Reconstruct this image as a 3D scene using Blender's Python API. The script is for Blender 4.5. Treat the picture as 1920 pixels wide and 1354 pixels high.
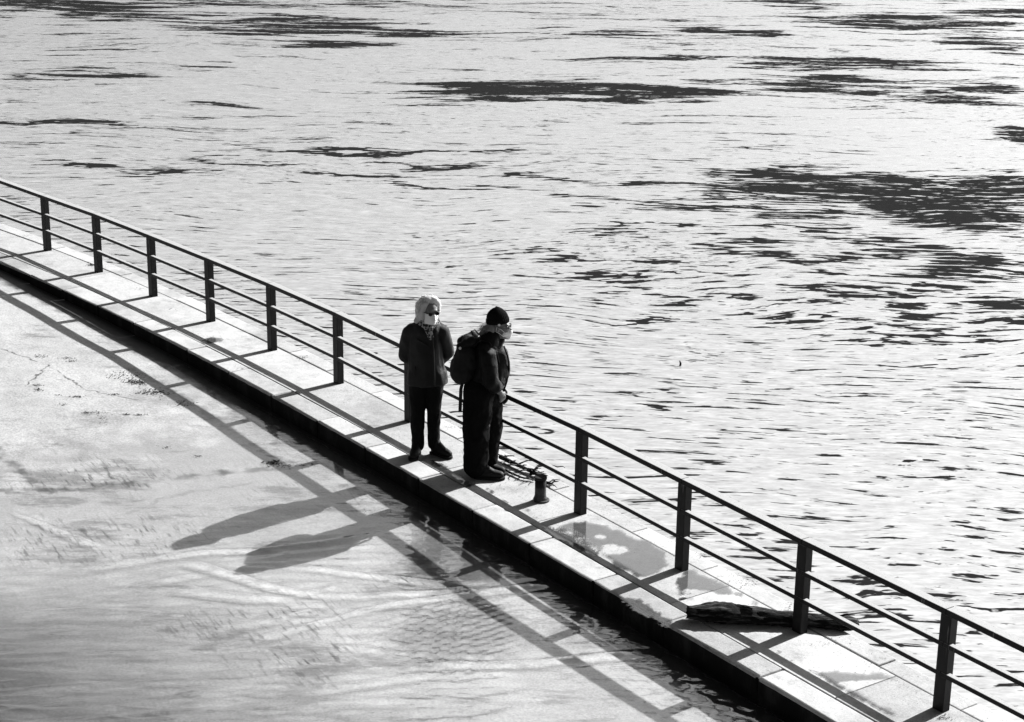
import bpy, bmesh, math, random
import numpy as np
from mathutils import Vector, Matrix, noise as mnoise

random.seed(7)
RNG = np.random.default_rng(11)
SC = bpy.context.scene
for _o in list(bpy.data.objects):
    bpy.data.objects.remove(_o, do_unlink=True)
COL = SC.collection
rad = math.radians

# ----------------------------------------------------------------- camera
CAM_H, CAM_PITCH, CAM_ROLL, CAM_F = 6.45, rad(18.0), rad(0.8), 3500.0      # focal length in photograph pixels
_F = Vector((0, math.cos(CAM_PITCH), -math.sin(CAM_PITCH)))
_r = Vector((1, 0, 0)); _u = _r.cross(_F)
_R = _r * math.cos(CAM_ROLL) + _u * math.sin(CAM_ROLL)
_U = _u * math.cos(CAM_ROLL) - _r * math.sin(CAM_ROLL)
cam = bpy.data.cameras.new('camera'); camo = bpy.data.objects.new('camera', cam); COL.objects.link(camo)
cam.sensor_fit = 'HORIZONTAL'; cam.sensor_width = 36.0; cam.lens = CAM_F / 1920 * 36.0
cam.clip_start = 0.1; cam.clip_end = 5000
_M = Matrix((_R, _U, -_F)).transposed().to_4x4(); _M.translation = Vector((0, 0, CAM_H)); camo.matrix_world = _M
SC.camera = camo

# ----------------------------------------------------------------- sky, sun, exposure
SUN_AZ, SUN_EL = rad(49.5), rad(32.8)                                      # azimuth clockwise from +Y
w = bpy.data.worlds.new('World'); SC.world = w; w.use_nodes = True
nt = w.node_tree; nt.nodes.clear()
sky = nt.nodes.new('ShaderNodeTexSky'); sky.sky_type = 'NISHITA'; sky.sun_disc = False
sky.sun_elevation = SUN_EL; sky.sun_rotation = SUN_AZ
sky.air_density = 0.3; sky.dust_density = 3.2; sky.ozone_density = 1.0
bw = nt.nodes.new('ShaderNodeRGBToBW'); bg = nt.nodes.new('ShaderNodeBackground'); wo = nt.nodes.new('ShaderNodeOutputWorld')
nt.links.new(sky.outputs[0], bw.inputs[0]); nt.links.new(bw.outputs[0], bg.inputs[0]); nt.links.new(bg.outputs[0], wo.inputs[0])
bg.inputs[1].default_value = 0.05
sl = bpy.data.lights.new('sun', 'SUN'); sl.energy = 5.0; sl.angle = rad(0.5); sl.color = (1, 1, 1)
so = bpy.data.objects.new('sun', sl); COL.objects.link(so)
_sd = Vector((math.sin(SUN_AZ) * math.cos(SUN_EL), math.cos(SUN_AZ) * math.cos(SUN_EL), math.sin(SUN_EL)))
so.rotation_euler = _sd.to_track_quat('Z', 'Y').to_euler(); so.location = _sd * 60
vs = SC.view_settings; vs.view_transform = 'Standard'; vs.look = 'None'; vs.gamma = 1.0; vs.use_curve_mapping = False
vs.exposure = 1.55
SC.cycles.use_denoising = True; SC.cycles.sample_clamp_indirect = 2.0; SC.cycles.sample_clamp_direct = 12.0

# ----------------------------------------------------------------- helpers: places
def G(px, py, z=0.0):
    """photograph pixel -> point of the place at height z"""
    d = _F + _R * ((px - 960) / CAM_F) - _U * ((py - 677) / CAM_F)
    t = (z - CAM_H) / d.z
    return Vector((d.x * t, d.y * t, z))

PX = (5.28132025e-04, -1.52445514e-02, 9.68760243e-01, -7.24657083e+00)
PY = (5.73513285e-04, -1.94156659e-02, -9.69548876e-01, 2.53293164e+01)
def _pv(c, t): return ((c[0] * t + c[1]) * t + c[2]) * t + c[3]
def _pd(c, t): return (3 * c[0] * t + 2 * c[1]) * t + c[2]
def rail_pt(t):
    """railing line, t counts posts; straight beyond the fitted stretch"""
    tc = min(max(t, -1.5), 13.5)
    dx, dy = _pd(PX, tc), _pd(PY, tc)
    p = Vector((_pv(PX, tc) + dx * (t - tc), _pv(PY, tc) + dy * (t - tc), 0))
    l = math.hypot(dx, dy)
    return p, Vector((dx / l, dy / l, 0)), Vector((dy / l, -dx / l, 0))   # point, along, towards the lower quay
def Q(t, off, z=0.0):
    p, a, n = rail_pt(t)
    q = p + n * off
    return Vector((q.x, q.y, z))

# ----------------------------------------------------------------- helpers: objects
def link(name, me, mat=None, parent=None, smooth=False):
    o = bpy.data.objects.new(name, me); COL.objects.link(o)
    if mat is not None and not me.materials: me.materials.append(mat)
    if smooth:
        me.polygons.foreach_set('use_smooth', [True] * len(me.polygons))
    if parent is not None: o.parent = parent
    return o
def from_bm(name, bm, mat=None, parent=None, smooth=False):
    me = bpy.data.meshes.new(name); bm.normal_update(); bm.to_mesh(me); bm.free()
    return link(name, me, mat, parent, smooth)
def empty(name, loc=(0, 0, 0)):
    o = bpy.data.objects.new(name, None); COL.objects.link(o); o.location = loc; o.empty_display_size = 0.1
    return o
def tag(o, label=None, cat=None, group=None, kind=None):
    for k, v in (('label', label), ('category', cat), ('group', group), ('kind', kind)):
        if v: o[k] = v
    return o
def hexa(bm, lo, hi):
    """solid between two quads of 4 points, bottom lo and top hi, both counter-clockwise from above"""
    a = [bm.verts.new(p) for p in lo]; b = [bm.verts.new(p) for p in hi]
    bm.faces.new(a[::-1]); bm.faces.new(b)
    for i in range(4):
        j = (i + 1) % 4
        bm.faces.new((a[i], a[j], b[j], b[i]))
    return a, b
def bevel(bm, wdt, seg=1):
    bmesh.ops.bevel(bm, geom=list(bm.edges), offset=wdt, segments=seg, profile=0.7, affect='EDGES')
def tube(bm, pts, radii, n=8, cap=True):
    pts = [Vector(p) for p in pts]; rings = []
    up = Vector((0.13, 0.21, 0.97))
    for i, p in enumerate(pts):
        d = (pts[min(i + 1, len(pts) - 1)] - pts[max(i - 1, 0)]).normalized()
        if abs(d.dot(up)) > 0.95: up = Vector((0.97, 0.2, 0.1))
        x = d.cross(up).normalized(); y = d.cross(x).normalized()
        r = radii[i] if hasattr(radii, '__len__') else radii
        rings.append([bm.verts.new(p + (x * math.cos(2 * math.pi * k / n) + y * math.sin(2 * math.pi * k / n)) * r) for k in range(n)])
    for a, b in zip(rings, rings[1:]):
        for k in range(n):
            bm.faces.new((a[k], a[(k + 1) % n], b[(k + 1) % n], b[k]))
    if cap:
        bm.faces.new(rings[0][::-1]); bm.faces.new(rings[-1])
    return rings

# ----------------------------------------------------------------- helpers: materials
class NT:
    def __init__(self, name):
        self.mat = bpy.data.materials.new(name); self.mat.use_nodes = True
        self.t = self.mat.node_tree; self.t.nodes.clear()
        self.out = self.t.nodes.new('ShaderNodeOutputMaterial')
    def n(self, typ, **kw):
        nd = self.t.nodes.new('ShaderNode' + typ)
        for k, v in kw.items(): setattr(nd, k, v)
        return nd
    def set(self, sock, v):
        if isinstance(v, bpy.types.NodeSocket): self.t.links.new(v, sock)
        elif isinstance(v, (int, float)) and sock.type == 'RGBA': sock.default_value = (v, v, v, 1)
        elif isinstance(v, (int, float)) and sock.type == 'VECTOR': sock.default_value = (v, v, v)
        elif sock.type == 'RGBA' and len(v) == 3: sock.default_value = (*v, 1)
        else: sock.default_value = v
    def m(self, op, a, b=0.0, c=None, clamp=False):
        nd = self.n('Math', operation=op, use_clamp=clamp); self.set(nd.inputs[0], a); self.set(nd.inputs[1], b)
        if c is not None: self.set(nd.inputs[2], c)
        return nd.outputs[0]
    def vm(self, op, a, b=None):
        nd = self.n('VectorMath', operation=op); self.set(nd.inputs[0], a)
        if b is not None: self.set(nd.inputs[1], b)
        return nd.outputs['Value'] if op in ('LENGTH', 'DOT_PRODUCT', 'DISTANCE') else nd.outputs[0]
    def pos(self): return self.n('NewGeometry').outputs['Position']
    def obj(self): return self.n('TexCoord').outputs['Object']
    def noise(self, vec, scale=1.0, detail=3.0, rough=0.5, dist=0.0, col=False):
        nd = self.n('TexNoise'); self.set(nd.inputs['Vector'], vec)
        for k, v in (('Scale', scale), ('Detail', detail), ('Roughness', rough), ('Distortion', dist)): self.set(nd.inputs[k], v)
        return nd.outputs['Color' if col else 'Fac']
    def vor(self, vec, scale=1.0, feat='F1'):
        nd = self.n('TexVoronoi', feature=feat); self.set(nd.inputs['Vector'], vec); self.set(nd.inputs['Scale'], scale)
        return nd.outputs['Distance']
    def mr(self, v, a, b, c=0.0, d=1.0, smooth=True):
        nd = self.n('MapRange', interpolation_type='SMOOTHSTEP' if smooth else 'LINEAR'); nd.clamp = True
        for i, x in enumerate((v, a, b, c, d)): self.set(nd.inputs[i], x)
        return nd.outputs[0]
    def mix(self, f, a, b):
        nd = self.n('Mix', data_type='FLOAT'); self.set(nd.inputs[0], f); self.set(nd.inputs[2], a); self.set(nd.inputs[3], b)
        return nd.outputs[0]
    def grey(self, v):
        nd = self.n('CombineXYZ')
        for i in range(3): self.set(nd.inputs[i], v)
        return nd.outputs[0]
    def bump(self, h, strength=0.5, dist=0.01, normal=None):
        nd = self.n('Bump'); self.set(nd.inputs['Height'], h); self.set(nd.inputs['Strength'], strength); self.set(nd.inputs['Distance'], dist)
        if normal is not None: self.set(nd.inputs['Normal'], normal)
        return nd.outputs[0]
    def principled(self, col, rough=0.8, spec=0.5, normal=None, metal=0.0, sheen=0.0):
        nd = self.n('BsdfPrincipled')
        self.set(nd.inputs['Base Color'], self.grey(col) if isinstance(col, bpy.types.NodeSocket) else col)
        self.set(nd.inputs['Roughness'], rough); self.set(nd.inputs['Specular IOR Level'], spec); self.set(nd.inputs['Metallic'], metal)
        if sheen: self.set(nd.inputs['Sheen Weight'], sheen)
        if normal is not None: self.set(nd.inputs['Normal'], normal)
        return nd.outputs[0]
    def glance(self, nor, power, f0=.02, top=1.0):
        """share of mirrored light, growing towards grazing view"""
        lw = self.n('LayerWeight'); lw.inputs['Blend'].default_value = .5; self.set(lw.inputs['Normal'], nor)
        return self.m('ADD', f0, self.m('MULTIPLY', self.m('POWER', lw.outputs['Facing'], power), top - f0))
    def done(self, sh):
        self.t.links.new(sh, self.out.inputs['Surface']); return self.mat

def mat_concrete(name, base=0.42, stain=0.12, speck=0.5, bump=0.5):
    b = NT(name); p = b.pos()
    n1 = b.noise(p, 1.3, 5, .6); n2 = b.noise(p, 9, 4, .6); n3 = b.noise(p, 140, 3, .6); n4 = b.noise(p, 34, 3, .55); n5 = b.noise(p, 62, 4, .75)
    oi = b.n('ObjectInfo').outputs['Random']
    c = b.m('ADD', base - stain, b.m('MULTIPLY', b.mr(n1, .3, .6), stain))
    c = b.m('ADD', c, b.m('MULTIPLY', b.m('SUBTRACT', n2, .5), .16))
    c = b.m('ADD', c, b.m('MULTIPLY', b.m('SUBTRACT', n3, .5), .18)); c = b.m('ADD', c, b.m('MULTIPLY', b.m('SUBTRACT', n5, .5), .26))
    c = b.m('ADD', c, b.m('MULTIPLY', b.m('SUBTRACT', oi, .5), .11))
    dark = b.mr(b.m('ADD', b.noise(p, 70, 2, .5), b.m('MULTIPLY', b.m('SUBTRACT', n1, .5), .25)), .67, .73)                        # pits and grit
    c = b.m('MULTIPLY', c, b.m('SUBTRACT', 1.0, b.m('MULTIPLY', dark, speck)))
    blot = b.mr(b.noise(p, 3.1, 5, .7), .54, .70)
    c = b.m('MULTIPLY', c, b.m('SUBTRACT', 1.0, b.m('MULTIPLY', b.m('MULTIPLY', blot, n4), .55)))
    h = b.m('ADD', b.m('MULTIPLY', n3, .35), b.m('ADD', n4, b.m('MULTIPLY', dark, -.5)))
    return b.done(b.principled(c, b.mix(n2, .75, .95), .3, b.bump(h, bump, .004)))

M = {}
M['slab'] = mat_concrete('weathered_concrete', .315, .08, .7)
M['kerb'] = mat_concrete('kerb_granite', .30, .10, .7)
M['edge'] = mat_concrete('edge_stone', .325, .09, .7)

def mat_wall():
    b = NT('shaded_quay_wall'); p = b.pos()  # near-black colour carries the shade of the wall face
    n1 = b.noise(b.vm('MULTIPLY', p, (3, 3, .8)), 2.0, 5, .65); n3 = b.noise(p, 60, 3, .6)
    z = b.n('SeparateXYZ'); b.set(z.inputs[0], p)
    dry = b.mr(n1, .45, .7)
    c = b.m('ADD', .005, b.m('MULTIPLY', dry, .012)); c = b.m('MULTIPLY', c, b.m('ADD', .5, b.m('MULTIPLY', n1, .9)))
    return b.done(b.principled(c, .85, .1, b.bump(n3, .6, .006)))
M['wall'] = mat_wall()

def mat_steel():
    """black painted steel, upward faces paled by painted sky shine over gritty dirt, thin pale runs down the sides"""
    b = NT('black_painted_steel'); g = b.n('NewGeometry'); p = g.outputs['Position']
    s = b.n('SeparateXYZ'); b.set(s.inputs[0], g.outputs['True Normal'])
    up = b.mr(s.outputs[2], .6, .9)
    n1 = b.noise(p, 90, 4, .65); n2 = b.noise(p, 16, 3, .5)
    run = b.mr(b.noise(b.vm('MULTIPLY', p, (75, 75, 2.5)), 1.0, 2, .5), .66, .72)
    run = b.m('MULTIPLY', run, b.mr(b.noise(p, 3.0, 2, .5), .44, .58))
    zz = b.n('SeparateXYZ'); b.set(zz.inputs[0], p)
    run = b.m('MULTIPLY', run, b.mr(zz.outputs[2], .4, .6))
    c = b.m('ADD', .006, b.m('MULTIPLY', n2, .008))
    c = b.m('ADD', c, b.m('MULTIPLY', run, .22))
    top = b.m('MULTIPLY', b.m('ADD', .10, b.m('MULTIPLY', n1, .36)), b.m('SUBTRACT', 1.0, b.m('MULTIPLY', b.mr(n1, .60, .66), .8)))  # sun and sky shine painted in with the speckled dirt
    c = b.mix(up, c, top)
    return b.done(b.principled(c, b.mix(up, .5, .7), .12, b.bump(n1, .3, .002)))
M['steel'] = mat_steel()

# ----------------------------------------------------------------- the river
Z_RIVER, Z_FLOOD = -0.24, -0.18
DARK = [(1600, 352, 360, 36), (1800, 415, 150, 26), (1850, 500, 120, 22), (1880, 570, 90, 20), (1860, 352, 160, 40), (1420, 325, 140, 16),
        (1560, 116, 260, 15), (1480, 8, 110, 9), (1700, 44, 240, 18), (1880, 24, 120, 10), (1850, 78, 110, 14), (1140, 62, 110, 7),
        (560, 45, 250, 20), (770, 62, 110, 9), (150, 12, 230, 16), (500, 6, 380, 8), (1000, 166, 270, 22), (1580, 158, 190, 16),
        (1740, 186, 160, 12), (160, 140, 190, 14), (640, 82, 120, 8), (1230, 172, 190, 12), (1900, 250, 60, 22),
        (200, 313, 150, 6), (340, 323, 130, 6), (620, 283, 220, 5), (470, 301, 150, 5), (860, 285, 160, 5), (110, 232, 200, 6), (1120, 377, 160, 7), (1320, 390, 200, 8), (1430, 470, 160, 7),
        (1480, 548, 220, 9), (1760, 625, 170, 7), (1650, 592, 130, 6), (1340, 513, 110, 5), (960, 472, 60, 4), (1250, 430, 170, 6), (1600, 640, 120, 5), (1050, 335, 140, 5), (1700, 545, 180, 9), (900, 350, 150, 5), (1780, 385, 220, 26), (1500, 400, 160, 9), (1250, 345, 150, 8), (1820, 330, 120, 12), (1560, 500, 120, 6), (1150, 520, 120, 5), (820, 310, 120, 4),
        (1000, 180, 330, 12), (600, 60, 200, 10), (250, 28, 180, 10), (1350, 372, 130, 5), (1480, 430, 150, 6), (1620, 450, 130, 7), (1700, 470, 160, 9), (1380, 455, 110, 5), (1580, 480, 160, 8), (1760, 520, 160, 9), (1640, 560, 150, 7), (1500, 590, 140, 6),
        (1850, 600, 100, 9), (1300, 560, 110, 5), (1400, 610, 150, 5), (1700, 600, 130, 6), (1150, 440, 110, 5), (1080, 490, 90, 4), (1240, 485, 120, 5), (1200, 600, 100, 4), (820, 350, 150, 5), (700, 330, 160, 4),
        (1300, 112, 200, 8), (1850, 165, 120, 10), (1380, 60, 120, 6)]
def mat_river():
    b = NT('river_water'); p = b.pos()
    # slow swirl of the current bends every pattern a little
    wp = b.vm('ADD', p, b.vm('MULTIPLY', b.vm('SUBTRACT', b.noise(p, .22, 2, .5, col=True), (.5, .5, .5)), (3.2, 2.2, 0)))
    wq = b.vm('ADD', p, b.vm('MULTIPLY', b.vm('SUBTRACT', b.noise(b.vm('MULTIPLY', p, (1, 2.6, 1)), .55, 4, .6, col=True), (.5, .5, .5)), (2.6, 3.0, 0)))
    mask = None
    for (px, py, hx, hy) in DARK:                                        # dark reflection patches, steepened and painted into the colour
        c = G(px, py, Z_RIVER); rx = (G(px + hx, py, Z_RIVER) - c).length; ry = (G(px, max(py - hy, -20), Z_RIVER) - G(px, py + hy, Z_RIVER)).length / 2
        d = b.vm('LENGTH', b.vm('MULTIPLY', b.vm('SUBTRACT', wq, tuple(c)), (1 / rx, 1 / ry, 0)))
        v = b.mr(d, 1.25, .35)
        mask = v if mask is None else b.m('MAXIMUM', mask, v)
    ny = b.n('SeparateXYZ'); b.set(ny.inputs[0], p); far = b.mr(ny.outputs[1], 20, 46)
    big = b.noise(b.vm('MULTIPLY', wp, (.10, .20, 0)), 1.0, 3, .55)
    n_near = b.noise(b.vm('MULTIPLY', wp, (1.6, 9.0, 0)), 1.0, 3.0, .55, .25)
    n_far = b.noise(b.vm('MULTIPLY', wp, (.34, 1.9, 0)), 1.0, 6.0, .68, .3)
    n_fine = b.noise(b.vm('MULTIPLY', p, (6, 18, 0)), 1.0, 3.0, .6)
    val = b.mix(far, n_near, n_far)
    val = b.m('ADD', val, b.m('MULTIPLY', b.m('SUBTRACT', big, .5), b.mix(far, .17, .28)))
    val = b.m('ADD', val, b.m('MULTIPLY', b.m('SUBTRACT', n_fine, .5), b.mix(far, .18, .34)))
    n_mid = b.noise(b.vm('MULTIPLY', wp, (1.1, 4.6, 0)), 1.0, 5.0, .7, .2)
    val = b.m('ADD', val, b.m('MULTIPLY', b.m('SUBTRACT', n_mid, .5), b.mix(far, .10, .34)))
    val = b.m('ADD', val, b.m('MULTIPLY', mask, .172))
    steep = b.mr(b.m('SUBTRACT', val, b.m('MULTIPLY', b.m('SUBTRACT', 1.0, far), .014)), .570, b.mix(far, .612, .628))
    spk = b.noise(b.vm('MULTIPLY', wp, (3.2, 13, 0)), 1.0, 3.5, .65, .3)
    spk = b.mr(b.m('ADD', spk, b.m('MULTIPLY', b.m('SUBTRACT', b.noise(b.vm('MULTIPLY', p, (.12, .3, 0)), 1.0, 3, .6), .5), .3)), .605, .675)
    steep = b.m('MAXIMUM', steep, b.m('MULTIPLY', spk, .85))
    # slopes of the surface
    soft = b.m('SUBTRACT', b.noise(b.vm('MULTIPLY', wp, (2.2, 6, 0)), 1.0, 4, .6), .5)
    fine = b.m('SUBTRACT', n_fine, .5)
    sy = b.m('ADD', b.m('MULTIPLY', b.m('MULTIPLY', steep, b.m('ADD', .30, b.m('MULTIPLY', n_fine, .9))), .9), b.m('ADD', b.m('MULTIPLY', soft, .22), b.m('MULTIPLY', fine, .14)))
    sx = b.m('ADD', b.m('MULTIPLY', b.m('SUBTRACT', b.noise(b.vm('MULTIPLY', wp, (3, 5, 0)), 1.0, 3, .6), .5), .25), b.m('MULTIPLY', steep, -.08))
    nv = b.n('CombineXYZ'); b.set(nv.inputs[0], sx); b.set(nv.inputs[1], b.m('MULTIPLY', sy, -1.0)); nv.inputs[2].default_value = 1
    nor = b.vm('NORMALIZE', nv.outputs[0])
    fr = b.glance(nor, 3.0)
    gl = b.n('BsdfGlossy'); gl.inputs['Roughness'].default_value = .12; gl.inputs['Color'].default_value = (1, 1, 1, 1); b.set(gl.inputs['Normal'], nor)
    df = b.n('BsdfDiffuse'); silt_sheen = b.m('ADD', .31, b.m('ADD', b.m('MULTIPLY', soft, .26), b.m('MULTIPLY', fine, .34))); b.set(df.inputs['Color'], b.grey(b.mix(steep, silt_sheen, .012)))   # mirrored sky and dark facets painted into the silty water colour
    mx = b.n('MixShader'); b.set(mx.inputs[0], fr); b.set(mx.inputs[1], df.outputs[0]); b.set(mx.inputs[2], gl.outputs[0])
    return b.done(mx.outputs[0])
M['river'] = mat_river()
bm = bmesh.new()
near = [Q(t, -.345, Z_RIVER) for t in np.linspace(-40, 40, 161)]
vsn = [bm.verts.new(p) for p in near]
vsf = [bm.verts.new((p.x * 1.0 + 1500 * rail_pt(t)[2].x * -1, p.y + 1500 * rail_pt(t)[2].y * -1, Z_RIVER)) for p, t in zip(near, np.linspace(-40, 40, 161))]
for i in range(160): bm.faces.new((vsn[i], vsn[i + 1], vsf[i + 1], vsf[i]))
tag(from_bm('river', bm, M['river']), 'wide river with bright ripples and painted dark reflections', 'river', kind='structure')

# ----------------------------------------------------------------- lower quay: concrete running down into the flood
def ground_z(x, y, off):
    """numpy: height of the lower quay"""
    # dry towards the upper left, sinking towards the lower right
    d = (x + 1.35) * .55 + (17.6 - y) * .83                                # metres past the waterline
    z = Z_FLOOD - .006 - .006 * d - .040 * np.clip(off - 2.9, 0, 9) * np.clip(d * .5, 0, 1)
    z = np.where(d < 0, Z_FLOOD - .006 - .014 * d, z)
    z -= .03 * np.exp(-np.clip(off - .75, 0, 5) / .35) * np.clip(-d, 0, 1)
    z += .004 * np.sin(1.7 * x + .6 * y) + .003 * np.sin(2.9 * y - 1.1 * x + 1.3) + .0025 * np.sin(6.1 * x + 3.7 * y)
    return np.minimum(z, -.09)
def grid_mesh(name, V, nx, ny, keep=None):
    idx = np.arange(nx * ny).reshape(ny, nx)
    F = np.stack([idx[:-1, :-1], idx[:-1, 1:], idx[1:, 1:], idx[1:, :-1]], -1).reshape(-1, 4)
    if keep is not None:
        k = keep.reshape(-1); F = F[k[F].all(1)]
        used = np.unique(F); re = np.full(nx * ny, -1); re[used] = np.arange(len(used)); F = re[F]; V = V[used]
    me = bpy.data.meshes.new(name)
    me.vertices.add(len(V)); me.vertices.foreach_set('co', V.astype(np.float32).ravel())
    me.loops.add(F.size); me.loops.foreach_set('vertex_index', F.astype(np.int32).ravel())
    me.polygons.add(len(F)); me.polygons.foreach_set('loop_start', np.arange(0, F.size, 4, dtype=np.int32))
    me.polygons.foreach_set('loop_total', np.full(len(F), 4, np.int32))
    me.update(calc_edges=True); me.validate()
    me.polygons.foreach_set('use_smooth', np.ones(len(F), bool))
    return me, (used if keep is not None else None)

def seg_dist(b, p, a, c):
    """nodes: distance in plan from p to the segment a-c"""
    a = Vector((a.x, a.y, 0)); c = Vector((c.x, c.y, 0)); d = c - a; L = d.length
    pp = b.vm('MULTIPLY', b.vm('SUBTRACT', p, tuple(a)), (1, 1, 0))
    t = b.m('MULTIPLY', b.vm('DOT_PRODUCT', pp, tuple(d / (L * L))), 1.0, clamp=True)
    sc = b.n('VectorMath', operation='SCALE'); sc.inputs[0].default_value = d; b.set(sc.inputs['Scale'], t)
    return b.vm('LENGTH', b.vm('SUBTRACT', pp, sc.outputs[0]))

def mat_lower():
    b = NT('silty_quay_concrete'); p = b.pos()
    n1 = b.noise(p, .9, 5, .6); n2 = b.noise(p, 6, 5, .65); n3 = b.noise(p, 130, 3, .6)
    # silt combed by the water along one diagonal
    rot = b.n('VectorRotate', rotation_type='Z_AXIS'); b.set(rot.inputs['Vector'], p); rot.inputs['Angle'].default_value = rad(60)
    comb = b.noise(b.vm('MULTIPLY', rot.outputs[0], (4.5, 27, 1)), 1.0, 4, .65)
    zz_ = b.n('SeparateXYZ'); b.set(zz_.inputs[0], p)
    tide = b.mr(b.m('ADD', zz_.outputs[2], b.m('MULTIPLY', b.m('SUBTRACT', n2, .5), .03)), Z_FLOOD - .004, Z_FLOOD + .022)   # dried silt above the waterline
    c = b.m('ADD', b.mix(tide, .425, .285), b.m('MULTIPLY', b.m('SUBTRACT', n1, .5), .20))
    c = b.m('ADD', c, b.m('MULTIPLY', b.m('SUBTRACT', n2, .5), .18))
    c = b.m('ADD', c, b.m('MULTIPLY', b.m('SUBTRACT', b.noise(p, 48, 4, .75), .5), .55))
    reg = None                                                           # where the silt lies thick enough to be combed
    for (px, py, hx, hy) in ((170, 900, 240, 55), (330, 1000, 190, 60), (560, 935, 160, 40), (480, 1150, 260, 60), (620, 1230, 220, 60), (140, 1010, 200, 50), (760, 1100, 120, 40)):
        c0 = G(px, py, Z_FLOOD); rx = (G(px + hx, py, Z_FLOOD) - c0).length; ry = (G(px, py - hy, Z_FLOOD) - G(px, py + hy, Z_FLOOD)).length / 2
        v = b.mr(b.vm('LENGTH', b.vm('MULTIPLY', b.vm('SUBTRACT', p, tuple(c0)), (1 / rx, 1 / ry, 0))), 1.2, .2)
        reg = v if reg is None else b.m('MAXIMUM', reg, v)
    cm = b.m('MULTIPLY', b.mr(b.m('ADD', comb, b.m('MULTIPLY', b.m('SUBTRACT', n2, .5), .35)), .50, .70), b.m('MULTIPLY', b.mr(n1, .40, .58), b.m('ADD', .18, b.m('MULTIPLY', reg, .82))))
    silt_sheen = b.mr(b.m('ADD', b.noise(b.vm('MULTIPLY', p, (1.2, 3.6, 1)), 1.0, 6, .72), b.m('MULTIPLY', b.m('SUBTRACT', reg, .5), .10)), .50, .66)
    c = b.m('MULTIPLY', c, b.m('SUBTRACT', 1.0, b.m('MULTIPLY', silt_sheen, .50)))
    for (px, py, hx, hy, st) in ((860, 1040, 130, 75, .62), (860, 1180, 150, 70, .45), (1120, 1170, 120, 50, .40)):   # bottom painted darker to deepen the reflections in the water
        c0 = G(px, py, Z_FLOOD); rx = (G(px + hx, py, Z_FLOOD) - c0).length; ry = (G(px, py - hy, Z_FLOOD) - G(px, py + hy, Z_FLOOD)).length / 2
        v = b.mr(b.m('ADD', b.vm('LENGTH', b.vm('MULTIPLY', b.vm('SUBTRACT', p, tuple(c0)), (1 / rx, 1 / ry, 0))), b.m('MULTIPLY', b.m('SUBTRACT', n2, .5), .9)), 1.15, .45)
        c = b.m('MULTIPLY', c, b.m('SUBTRACT', 1.0, b.m('MULTIPLY', v, st)))
    c = b.m('MULTIPLY', c, b.m('SUBTRACT', 1.0, b.m('MULTIPLY', cm, .85)))
    # dirt lines left along the slab seams
    for pts, wd, st in (([(-60, 925), (120, 918), (250, 905), (420, 885), (640, 868)], .10, .6), ([(-60, 800), (40, 890), (90, 925)], .09, .6),
                        ([(250, 700), (330, 735), (420, 800), (520, 860)], .07, .45), ([(240, 960), (330, 925), (470, 905)], .05, .3)):
        for a, e in zip(pts, pts[1:]):
            d = seg_dist(b, b.vm('ADD', p, b.vm('MULTIPLY', b.vm('SUBTRACT', b.noise(p, 5, 3, .6, col=True), (.5, .5, .5)), (.22, .22, 0))), G(*a, Z_FLOOD), G(*e, Z_FLOOD))
            v = b.m('MULTIPLY', b.mr(d, wd, wd * .15), b.mr(n2, .34, .6))
            c = b.m('MULTIPLY', c, b.m('SUBTRACT', 1.0, b.m('MULTIPLY', v, st)))
    for pts in ([(-40, 648), (92, 694), (160, 735), (260, 755)], [(92, 694), (50, 730)]):
        for a, e in zip(pts, pts[1:]):
            d = seg_dist(b, b.vm('ADD', p, b.vm('MULTIPLY', b.vm('SUBTRACT', b.noise(p, 7, 3, .6, col=True), (.5, .5, .5)), (.14, .14, 0))), G(*a, Z_FLOOD), G(*e, Z_FLOOD))
            c = b.m('MULTIPLY', c, b.m('SUBTRACT', 1.0, b.m('MULTIPLY', b.m('MULTIPLY', b.mr(d, .016, .004), b.mr(n2, .4, .55)), .75)))
    of = b.n('Attribute', attribute_name='off').outputs['Fac']            # wall's shadow and dark reflection painted into the ground beside it
    wall_shade = b.mr(b.m('ADD', of, b.m('MULTIPLY', b.m('SUBTRACT', b.noise(p, 4, 5, .7), .5), .30)), 1.12, .96)
    c = b.m('MULTIPLY', c, b.m('SUBTRACT', 1.0, b.m('MULTIPLY', wall_shade, .90)))
    c = b.m('MAXIMUM', c, .012)
    h = b.m('ADD', b.m('MULTIPLY', n3, .5), b.m('ADD', n2, b.m('MULTIPLY', comb, .7)))
    wet = b.mr(b.noise(p, 1.6, 3, .5), .36, .6)
    return b.done(b.principled(c, b.mix(wet, .42, .6), .45, b.bump(h, .35, .006)))
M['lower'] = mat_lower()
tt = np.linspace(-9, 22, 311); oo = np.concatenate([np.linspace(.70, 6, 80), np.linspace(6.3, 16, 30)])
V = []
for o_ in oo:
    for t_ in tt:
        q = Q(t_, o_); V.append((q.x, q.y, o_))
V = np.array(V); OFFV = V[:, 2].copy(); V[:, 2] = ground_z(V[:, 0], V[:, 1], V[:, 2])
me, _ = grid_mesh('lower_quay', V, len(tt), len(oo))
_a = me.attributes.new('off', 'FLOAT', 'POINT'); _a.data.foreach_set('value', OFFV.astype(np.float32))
tag(link('lower_quay', me, M['lower']), 'lower concrete quay sloping down under shallow flood water', 'quay', kind='structure')

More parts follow.
